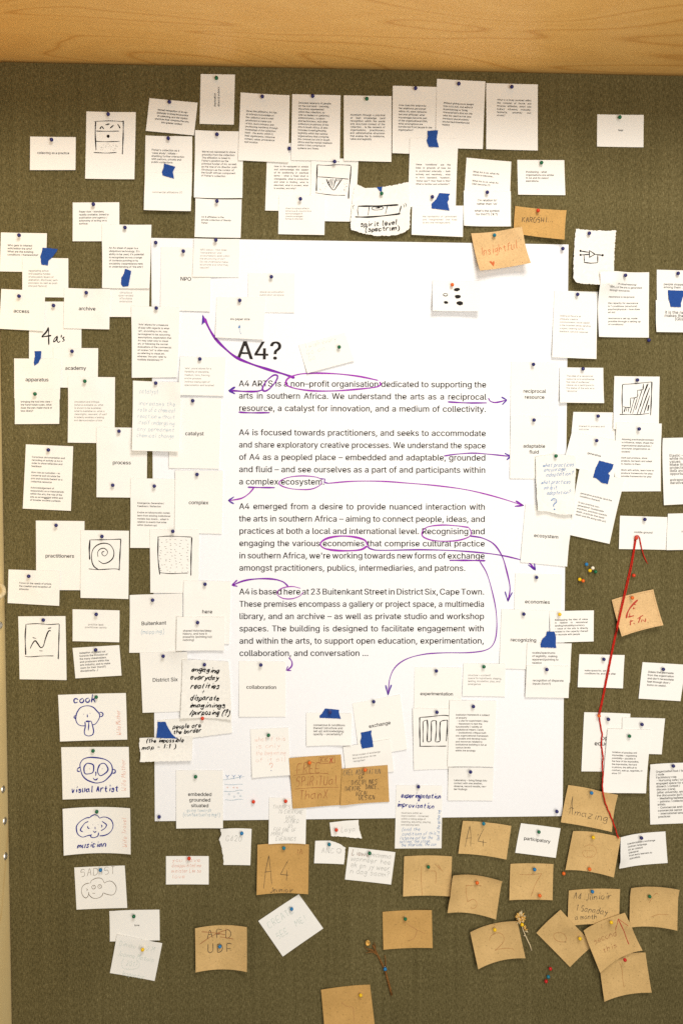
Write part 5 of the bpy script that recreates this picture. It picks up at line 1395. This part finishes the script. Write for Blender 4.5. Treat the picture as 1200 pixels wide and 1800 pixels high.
card('kraft card with faint round scribble at the thread end', [(1006.5, 1461), (1090.5, 1472), (1078, 1542.5), (993, 1529.5)],
     [(1042, 1472, 'y', 'at the top of the kraft card with round scribble'), (1035.5, 1528, 'o', 'at the bottom of the kraft card with round scribble')], scribble, 'kraft', side=0.007)
pin(990, 1535.5, 'o', 'on fabric, just off the lower corner of a kraft card')
card('white card starting interdisciplinary exchange, beside kraft cards', [(1090, 1472), (1168.5, 1461.5), (1172.5, 1517), (1087.5, 1527)], [(1126.5, 1473, 'b')],
     lambda m: m.print(1103, 1486, 49, 5.2, 'interdisciplinary exchange|Ordinary language|Art as catalyst|Dialogical|From early learners to|specialists', 'l', 'grey'))
card('kraft card with two thin red vertical lines', [(710, 1505.5), (794, 1505.5), (792, 1576), (708, 1576)], [(752.5, 1524, 'g')],
     lambda m: sk(m, 400, 1500, 1 / 3, [[(1023, 75), (1022, 150), (1026, 225)], [(1095, 65), (1125, 90), (1137, 103)], [(1110, 65), (1130, 95)], [(1062, 100), (1098, 105), (1098, 165)]], 0.55, 'ghost'), 'kraft', side=0.003)
card('bowed kraft card with a faint red 5', [(796, 1539.5), (882.5, 1549.5), (871, 1616.5), (786, 1605)], [(838, 1552, 'o')],
     lambda m: sk(m, 800, 1500, 1 / 3, [[(62, 190), (100, 191), (145, 190)], [(62, 190), (64, 230), (70, 275)], [(70, 275), (100, 262), (120, 280), (110, 305), (85, 306)]], 0.55, 'ghost'), 'kraft', side=0.008, top=0.003)
card('kraft card with a faint red 7', [(896.5, 1518.5), (972, 1519), (970.5, 1582.5), (894.5, 1582.5)], [(939, 1528.5, 's', 'at the top of the kraft card with a 7'), (948, 1574.5, 'o', 'at the bottom of the kraft card with a 7')],
     lambda m: sk(m, 800, 1500, 1 / 3, [[(340, 115), (400, 117), (457, 110)], [(457, 110), (425, 165), (400, 230)]], 0.55, 'ghost'), 'kraft', side=0.002)
card("kraft card handwritten 'Junioir a month' in dark pencil", [(999, 1565.5), (1089, 1563), (1087.5, 1625), (997, 1628)], [(1040.5, 1567.5, 's')],
     lambda m: (m.hand(1007, 1581, 11, 10, 'A4', 'darkpencil', 0.8, w=16, rot=6), m.hand(1029, 1585, 12, 10, 'Junioir', 'darkpencil', 0.8, w=47, rot=-2), m.hand(1011, 1602, 10.5, 10, '1 Sanaday', 'darkpencil', 0.8, w=58, rot=10), m.hand(1010, 1618, 9, 10, 'a month', 'darkpencil', 0.8, w=40, rot=1)), 'kraft')
card('kraft card with faint arc near the lower right corner', [(1108.5, 1561.5), (1193.5, 1564.5), (1189.5, 1636), (1105.5, 1631)], [(1141, 1576, 'g')],
     lambda m: sk(m, 800, 1500, 1 / 3, [[(1035, 278), (1055, 245), (1072, 228), (1082, 233)], [(1045, 350), (1085, 337), (1125, 335)]], 0.55, 'ghost'), 'kraft', side=0.007, top=0.003)
card('kraft card turned on its corner with faint oval', [(984.5, 1599), (1042.5, 1661), (1001, 1700), (942, 1640)], [(1018.5, 1650, 'y')],
     lambda m: (sk(m, 800, 1500, 1 / 3, [[(578, 470), (585, 450), (570, 425), (545, 418), (520, 430), (525, 455), (550, 468), (582, 470)]], 0.55, 'ghost'), m.ribbon([(990.5, 1656.5), (995, 1656.8)], 0.8, 'black', 'pen_drawing')), 'kraft', side=0.001, bot=0.003)
card('lowest kraft card under the red arrow card', [(1052, 1690), (1133.5, 1674.5), (1144.5, 1745), (1061.5, 1761)], [],
     lambda m: sk(m, 800, 1500, 1 / 3, [[(870, 585), (885, 620), (890, 680), (897, 720)]], 0.55, 'ghost'), 'kraft', side=0.006)


def arrowcard(m):
    m.ribbon([(1107.5, 1664.5), (1098, 1640), (1086.5, 1617)], 1.3, 'red', 'pen_drawing', .2, False); m.ribbon([(1086.5, 1616), (1103.5, 1628)], 0.8, 'red', 'pen_drawing', .2, False); m.ribbon([(1086.5, 1616), (1084, 1630), (1083.5, 1638)], 0.8, 'red', 'pen_drawing', .2)
    m.hand(1056, 1638, 10, 10, 'I', 'ghost', 0.5, rot=6); m.hand(1046, 1664, 11, 10, 'second', 'brownink', 0.55, rot=4, w=44); m.hand(1062, 1680, 9, 10, 'this', 'brownink', 0.55, rot=4, w=28)


card('tilted kraft card with a bold red arrow pointing up', [(1025, 1636), (1097.5, 1604.5), (1128.5, 1671), (1054, 1710)], [(1073.5, 1621.5, 'y')], arrowcard, 'kraft', side=0.004)
pin(1097.5, 1687.5, 'c', 'at the edge where two lower kraft cards overlap')
card('bowed kraft card with a faint 2, beside dried flower', [(826, 1639), (909, 1619.5), (923, 1684.5), (840, 1704)], [(869, 1634.5, 'y')],
     lambda m: sk(m, 800, 1500, 1 / 3, [[(185, 480), (195, 455), (230, 438), (258, 450), (262, 480), (240, 510), (215, 530)], [(215, 530), (245, 522), (300, 515), (315, 525)]], 0.55, 'ghost'), 'kraft', side=0.008, top=0.002)
pin(966.5, 1703, 'c', 'topmost of the vertical trio of pins low on the fabric')
pin(963, 1717, 't', 'middle of the vertical trio of pins low on the fabric')
pin(959, 1725, 'c', 'lowest of the vertical trio of pins low on the fabric')
card('kraft card with faint branching line, left of the twig trio', [(672, 1603), (758.5, 1600), (760, 1666.5), (673.5, 1669.5)], [(712, 1615.5, 'g')],
     lambda m: sk(m, 400, 1500, 1 / 3, [[(930, 363), (975, 395), (1040, 427)], [(1000, 410), (985, 450), (955, 468)]], 0.6, 'brownink'), 'kraft_dark', side=0.002) if False else card(
    'kraft card with a faint branching line above the twig', [(672, 1603), (758.5, 1600), (760, 1666.5), (673.5, 1669.5)], [(712, 1615.5, 'g')],
    lambda m: sk(m, 400, 1500, 1 / 3, [[(930, 363), (975, 395), (1040, 427)], [(1000, 410), (985, 450), (955, 468)]], 0.55, 'ghost'), 'kraft_dark', side=0.002)
card('kraft card cut off by the bottom edge of the frame', [(564, 1740), (650, 1731), (659, 1808), (571, 1817)], [(633.5, 1749.5, 'y')],
     lambda m: sk(m, 400, 1500, 1 / 3, [[(600, 790), (630, 815), (660, 820), (665, 860), (668, 895)]], 0.55, 'ghost'), 'kraft_dark', side=0.002)


def afd(m):
    for s, xs, y in (('AFD', (362, 378, 394), 1653.5), ('UDF', (363, 379, 396), 1679)):
        for ch, x in zip(s, xs): m.hand(x, y, 14.5, 10, ch, 'darkpencil', 1.0, slant=0.05)
    sk(m, 350, 1636, 1, [[(4, 4), (25, 8), (45, 12)], [(2, 25), (25, 12), (50, 2)], [(36, 16), (60, 19)]], 0.6, 'brownink')


card("kraft card with 'AFD' crossed out above 'UDF'", [(343, 1632), (434, 1630), (434, 1708.8), (344, 1709.5)], [(386.5, 1664, 's')], afd, 'kraft', side=0.007, pin_t=0.3)
card('white card turned on its corner, pale green handwriting', [(525, 1572), (568, 1632), (497, 1681.5), (454, 1619)], [(512.5, 1598, 's')],
     lambda m: (m.hand(473, 1633, 11, 10, 'CREATE', 'palegreen', 0.7, rot=-88, w=54), m.hand(489, 1652, 10, 10, 'SEE   ME!', 'palegreen', 0.7, rot=-90, w=62)))


def a4j(m):
    bigA(m, [z(400, 1500, 1 / 3, p) for p in ([(190, 190), (200, 100), (217, 18), (225, 90), (232, 170)], [(195, 105), (230, 103)], [(318, 48), (295, 90), (278, 122), (323, 125)], [(313, 98), (310, 155)])], 0.8)
    m.hand(474, 1571, 8.5, 10, 'Jeunioir', 'darkpencil', 0.8, w=42)
    m.hand(519, 1503, 9, 10, 'IA', 'brownink', 0.5)


card('square kraft card with tall A and 4, signed below', [(452.5, 1485), (543, 1484.5), (541.5, 1572), (451, 1573.5)], [(499, 1491, 't')], a4j, 'kraft_dark', bot=0.006)
card('white card with faint red handwriting on four lines', [(292, 1505), (367, 1505), (367, 1554.8), (292, 1554.8)], [(332.5, 1509, 'r')],
     lambda m: m.hand(302, 1515, 7, 9.6, 'you have|disappointed me|minister Lim sa|love', 'palered', 0.5, w=52))
card('white scrap torn on its left, pale pencil numbers', [(387, 1457), (442.3, 1457), (440, 1521), (387, 1521)], [(425, 1465, 's')],
     lambda m: m.hand(396, 1479, 9.5, 10, 'G420', 'palepencil', 0.6, w=30), 'white', outline=rough([(387, 1457), (442.3, 1457), (440, 1521), (393, 1520.5), (392.5, 1505), (389, 1490), (385, 1476), (389, 1467)], 0.7, 2.0, {3, 4, 5, 6, 7}), name='torn_paper')
card('white scrap with torn right edge, red pin at left', [(578, 1441), (637, 1441), (637, 1474), (580, 1474)], [(591, 1459, 'r', 'on the white scrap with torn right edge')],
     lambda m: m.hand(599, 1463, 9, 10, 'Laya', 'palepencil', 0.6, w=26, rot=-3), 'white', outline=rough([(579, 1446), (605, 1443), (630, 1441.5), (630, 1450), (632.5, 1462), (636, 1473.5), (622, 1473), (605, 1471), (582, 1470)], 0.6, 2.0, {2, 3, 4, 5, 6, 7}), name='torn_paper')


def anc(m):
    m.hand(564, 1500, 8.5, 10, 'ANC', 'palepencil', 0.6, w=24); m.ribbon(ring(595.5, 1496, 4.2), 0.6, 'palepencil', 'handwriting')
    m.ribbon([(593, 1497), (595.5, 1499), (598, 1497)], 0.5, 'palepencil', 'handwriting')


card('white scrap with torn right corner and pencilled smiley', [(553, 1477), (608, 1477), (606, 1519.5), (551.5, 1518)], [(578.5, 1484.5, 't')], anc, 'white',
     outline=rough([(554, 1478), (580, 1478), (595, 1483), (607, 1490), (606, 1500), (604.5, 1519.3), (552, 1517.5)], 0.6, 2.0, {1, 2, 3, 4}), name='torn_paper')
card('white card with a pencilled letter in five lines', [(613, 1489), (694.5, 1498), (687, 1555), (606, 1546)], [(649.5, 1500, 'g')],
     lambda m: m.hand(618, 1502, 9.8, 11, 'Liewe mamma|wanneer hee|ek en jy weer|n dag saam?', 'palepencil', 0.6, w=70) or m.hand(617, 1503, 9.8, 11, 'Liewe', 'brownink', 0.35, w=32))
card('white card with pencil capitals under a kraft card', [(473, 1402), (538.5, 1404), (537, 1484), (472, 1484)], [(502, 1408.5, 'r')],
     lambda m: [m.hand(x, y, 6.4, 8, s, 'palepencil', 0.55, w=w_, slant=.25) for x, y, s, w_ in ((478, 1421.5, 'THANKS,', 36), (488, 1430, 'TO EVERYONE', 44), (502, 1440, 'WHO', 16), (498, 1447, 'JOINED', 27), (506, 1455, 'US', 8), (480, 1462, 'FOR ONE OF', 40), (476, 1469.5, 'MANY', 21), (484, 1478, 'EVENINGS', 36))])


def expimp(m):
    m.hand(704, 1401.5, 9, 10, 'experimentation', 'navy', 1.6, rot=1, w=70, slant=.2, jit=.4); m.hand(733, 1408, 6, 10, '&', 'navy', 1.0); m.hand(696.5, 1417.5, 9, 10, 'improvisation', 'navy', 1.45, rot=3, w=66, slant=.2, jit=.4)
    m.print(705, 1430, 52, 5.15, 'musicians within an|improvisation – immersed|within a rolling edge of|listening, adjusting, playing,|and playing back', 'l', 'faint')
    for x, y, s, w_ in ((705, 1460.5, '(and the', 33), (706, 1468.5, 'conditions of this', 60), (702, 1476, 'listening out for the', 58), (701, 1482, 'setting, the stage,', 56), (704, 1488, 'the interlude, the con', 62)): m.hand(x, y, 6.2, 8, s, 'blue', 0.45, w=w_, rot=-2, slant=.25)
    m.hand(772, 1478, 6.0, 8, 'text of the gathering', 'blue', 0.45, rot=-89, w=54)


card('white card headed experimentation and improvisation in navy pen', [(696, 1380), (777, 1381), (775.5, 1491), (693.5, 1491.5)], [(735, 1383, 'b')], expimp)
card("white tilted card printed 'exchange'", [(619, 1236.5), (703, 1221), (715, 1317), (632, 1332)], [(656.5, 1233.5, 'b')], lambda m: m.print(649, 1280, 38, 8, 'exchange', 'l', 'print'))
card('white tilted card of faint text below exchange', [(602.5, 1313), (685, 1299), (692, 1356), (609, 1369)], [],
     lambda m: m.print(619.5, 1329, 49, 5.4, 'What modes of exchange|and evaluation do we|recognise?', 'l', 'faint', rot=2))
tape([(634, 1288), (653, 1284), (652, 1290), (654, 1298), (656, 1313), (636, 1316), (633, 1303), (635, 1296)], "upright blue tape below the word 'exchange'")
card('white card with four lines on consensus under blue tape', [(538, 1253), (618, 1254), (617, 1310.5), (538.5, 1311.5)], [],
     lambda m: m.print(551, 1276.5, 55, 5.35, 'consensus & conditions|thereof (structure and|set up) acknowledging|opacity – uncertainty?', 'l', 'grey'))
tape([(571.5, 1245.5), (596, 1248), (595.5, 1252), (599, 1263.5), (562, 1262), (561.5, 1258), (566, 1254)], 'wide blue tape pierced by a pin on the poster')
pin(580, 1252, 'b', 'pushed through wide blue tape on the poster')
card("white card printed 'collaboration'", [(420, 1162), (502, 1163), (502, 1260), (420, 1260)], [(458.5, 1169, 'b')], lambda m: m.print(459.5, 1211, 52, 8, 'collaboration', 'c', 'print'))


def pinknote(m):
    m.hand(448, 1304, 8, 12, 'what if this|is only|the beginning|of it all', 'palered', 0.35, w=54, rot=1)
    m.ribbon([(473.5, 1345), (475.5, 1342), (479, 1343), (478.5, 1347), (476.5, 1350)], 1.0, 'palered', 'handwriting'); dot(m, 476.7, 1355, 0.7, ink='navy', kind='handwriting')


card('white card with very faint pink writing and question mark', [(440, 1282), (507, 1279), (510, 1362.5), (443, 1367.5)], [(472, 1292.5, 'g')], pinknote, bot=0.003)
pin(445.5, 1409.5, 'r', 'on the blank lower part of the poster')


def seeds(m):
    k = 160 / 1200
    for x, y, a_, b_, r_ in ((625, 285, 40, 20, -0.15), (638, 378, 38, 25, 0.05), (482, 456, 30, 18, 0.05), (664, 467, 42, 26, 0.05)): dot(m, 720 + x * k, 470 + y * k, a_ * k * 1.05, b_ * k * 1.1, rot=r_, ink='black')
    m.ribbon(ring(720 + 475 * k, 470 + 353 * k, 3.9, 2.3), 1.3, 'print')


card('small curled white card with five black seed shapes', [(760, 493), (845, 493.5), (843.5, 547), (760, 546)], [(794.5, 500.5, 'o')], seeds, bot=0.009, side=0.002, pin_t=0.12)
card('tilted white note of almost invisible writing above poster text', [(525, 607), (606, 585), (623, 634), (540, 656)], [(596, 610, 'g')],
     lambda m: m.hand(536, 613, 8, 11, 'I wish every|Go on|Go', 'palegreen', 0.5, w=58), bot=0.003)


def freex(m):
    m.hand(520, 1361, 17, 10, 'FREE', 'brownink', 0.8, rot=1, w=44, slant=.15); m.hand(519, 1383, 16, 10, 'SPiRiTUal', 'brownink', 0.8, rot=1, w=74, slant=.15); m.hand(525, 1406, 15, 10, 'ThanX', 'brownink', 0.8, rot=1, w=52, slant=.15)
    m.ribbon([(516, 1363), (548, 1360.5), (577, 1360)], 0.6, 'brownink', 'handwriting'); m.ribbon([(518, 1387.5), (555, 1385), (595, 1384)], 0.6, 'brownink', 'handwriting')
    m.hand(562.5, 1341.5, 9, 10, 'KK', 'brownink', 0.8, rot=0, w=15); m.ribbon([(580, 1332.5), (584, 1341)], 1.3, 'red', 'handwriting', .2, False); m.ribbon([(585, 1332), (579, 1341.5)], 1.3, 'red', 'handwriting', .2, False)
    m.ribbon([(561, 1332), (588, 1329.5), (588.5, 1341), (561, 1343.5), (561, 1332)], 0.6, 'brownink', 'handwriting', .2, False)


card('kraft card with red brown writing FREE SPIRITUAL', [(508, 1333), (599, 1326.5), (606, 1414.5), (514.5, 1421.5)], [(544, 1341, 'o')], freex, 'kraft_dark', bot=0.0015, side=0.0005)
card("kraft card with black capitals naming 'DISCIPLINES'", [(601, 1351.5), (681, 1345), (684, 1409.5), (598, 1416)], [(641.5, 1353.5, 'o')],
     lambda m: [m.hand(x, y, s_, 8, s, ink_, 0.75, rot=2, w=w_, slant=.1) for x, y, s, w_, ink_, s_ in ((603, 1363, 'CREL ADAPTATION', 66, 'pencil', 8.5), (630, 1370, 'OF', 10, 'darkpencil', 7), (617, 1380.5, 'DISCIPLINES', 46, 'darkpencil', 8), (605, 1391, 'THEATRE', 30, 'darkpencil', 7.5), (642, 1388, 'DANCE,', 23, 'darkpencil', 7.5), (624, 1399.5, 'VOCAL', 24, 'darkpencil', 7.5), (630, 1407, 'DESIGN', 29, 'darkpencil', 7))], 'kraft_dark', bot=0.0015, side=0.0005)

# ------------------------------------------------------------------ red thread
def thread_pts(pix, lift, wob=0.0):
    out = []
    for i, (x, y) in enumerate(crom(pix, 2.0)):
        x = x + wob * math.sin(i * 0.9); h = float(hsample(np.array([x]), np.array([y]), 1)[0]) + lift
        out.append((x, y, h))
    hs = np.array([o[2] for o in out])
    for _ in range(12):
        e = np.pad(hs, 1, mode='edge'); hs = np.maximum(np.array([o[2] for o in out]), (e[:-2] + e[1:-1] + e[2:]) / 3)
    return [tuple(at(x, y, h)) for (x, y, _), h in zip(out, hs)]


th = tube('red_thread', thread_pts([(1135.5, 988), (1130, 975), (1126, 960), (1123, 945), (1119, 941.3), (1115.5, 943), (1115, 950), (1112, 970), (1106, 1000), (1098, 1035), (1088, 1080), (1077, 1130), (1066, 1185), (1057, 1230), (1050.8, 1257)], 0.0016), 0.00076, M['thread'], None, 10, None, True)
tag(th, 'red yarn running from the middle ground card down past two kraft cards', 'thread')
tube('second_strand', thread_pts([(1117, 948), (1113.5, 972), (1109, 998), (1101, 1033), (1090, 1080), (1079, 1130), (1069, 1180), (1060, 1225), (1053.5, 1256)], 0.0016), 0.00070, M['thread'], th, 10, None, True)
tube('lower_length', thread_pts([(1052, 1257), (1054.5, 1275), (1057.5, 1292), (1056, 1308), (1059, 1330), (1058, 1345), (1059, 1362), (1058, 1380), (1059.5, 1396), (1064, 1414), (1074, 1438), (1081, 1458), (1086, 1474)], 0.0016, 0.25), 0.00098, M['thread'], th, 10, None, True)
tube('frayed_end', thread_pts([(1134.6, 986), (1136.5, 990), (1138.5, 991)], 0.0012), 0.0006, M['thread'], th, 8, 0.3, True)


# ------------------------------------------------------------------ dried plants
def blade(name, pts, wd, mat, parent, cup=0.3):
    """narrow dry petal or leaf along 3-D points, slightly folded"""
    P_ = [Vector(p) for p in pts]
    vs, fs = [], []
    n = len(P_)
    for i, p in enumerate(P_):
        t = (P_[min(i + 1, n - 1)] - P_[max(i - 1, 0)]).normalized()
        s_ = t.cross(Vector((0, 1, 0))).normalized()
        w_ = wd * math.sin(math.pi * (0.12 + 0.85 * i / (n - 1))) ** 0.8
        vs += [p - s_ * w_ + Vector((0, -w_ * cup, 0)), p, p + s_ * w_ + Vector((0, -w_ * cup, 0))]
    for i in range(n - 1):
        for k in range(2): fs.append((3 * i + k, 3 * i + k + 1, 3 * i + k + 4, 3 * i + k + 3))
    o = link_mesh(name, vs, fs, mat, parent, smooth=True)
    md = o.modifiers.new('thickness', 'SOLIDIFY'); md.thickness = 0.00025
    return o


def pix3(pts, lift): return [tuple(at(x, y, float(hsample(np.array([x]), np.array([y]))[0]) + l)) for (x, y), l in zip(pts, lift if hasattr(lift, '__len__') else [lift] * len(pts))]


fl = tube('dried_flower', pix3([(933.5, 1671), (930.5, 1661), (926, 1652), (922, 1643), (918, 1633), (915, 1622), (913.5, 1615)], 0.0022), 0.0010, M['stem_pale'], None, 8, 0.7)
tag(fl, 'small dried flower with a golden head, stem down, beside a bowed kraft card', 'flower')
tube('side_twig', pix3([(922.5, 1644.5), (919.5, 1645)], 0.0024), 0.0007, M['stem_pale'], fl, 6)
for i in range(46):
    a_ = math.radians(-90 + (i - 22.5) * 7.4 + random.uniform(-6, 6))
    L = random.uniform(7.0, 13.5)
    cx, cy = 914, 1613
    pts = [(cx + math.cos(a_) * L * f_ * 0.85, cy + math.sin(a_) * L * f_) for f_ in (0.1, 0.4, 0.7, 1.0)]
    blade('petal', pix3(pts, [0.003, 0.0055 + random.uniform(0, .003), 0.006 + random.uniform(0, .004), 0.0035 + random.uniform(0, .003)]), random.uniform(0.0011, 0.0018), M['petal'] if i % 3 else M['stem_pale'], fl)
for pts in ([(919, 1633), (922, 1632), (924, 1628)], [(920, 1635), (924, 1634.5), (927, 1633)], [(921, 1636), (925, 1637), (928, 1639)], [(919, 1632), (921, 1629), (922.5, 1626)]):
    blade('leaf', pix3(pts, [0.003, 0.0045, 0.004]), 0.0013, M['petal'] if pts[0][0] != 921 else M['stem_pale'], fl)
pin(917, 1625.5, 'y', 'through the neck of the dried golden flower', 0.004)

tw = tube('dried_twig', pix3([(688, 1749), (684.5, 1735), (681, 1722), (677, 1707), (671, 1694), (665, 1682), (660, 1672), (655, 1661)], 0.0026), 0.0017, M['stem_brown'], None, 8, 0.6)
tag(tw, 'thin brown dried twig with one yellow bud, left of a kraft card', 'twig')
tube('side_twig', pix3([(677, 1703), (677.5, 1692), (677, 1684), (675.5, 1678)], 0.0024), 0.0008, M['stem_brown'], tw, 6, 0.5)
for pts in ([(663, 1679), (657, 1674.5), (650, 1673.5), (642, 1675)], [(660, 1675), (653, 1669), (645, 1668), (640, 1664)], [(659, 1670), (659.5, 1663), (657, 1656)], [(661, 1674), (654, 1671.5), (646, 1671)]):
    tube('side_twig', pix3(pts, 0.003), 0.0009, M['stem_brown'], tw, 6, 0.45)
for i in range(13):
    a_ = i / 13 * 6.283
    blade('bud_petal', pix3([(646, 1658.5), (646 + 2.6 * math.cos(a_), 1658 + 3 * math.sin(a_)), (646 + 4.6 * math.cos(a_), 1657.5 + 5.6 * math.sin(a_))], [0.004, 0.0065, 0.004]), 0.0017, M['petal'], tw, 0.5)
pin(676.5, 1703.5, 's', 'across the brown dried twig', 0.002)
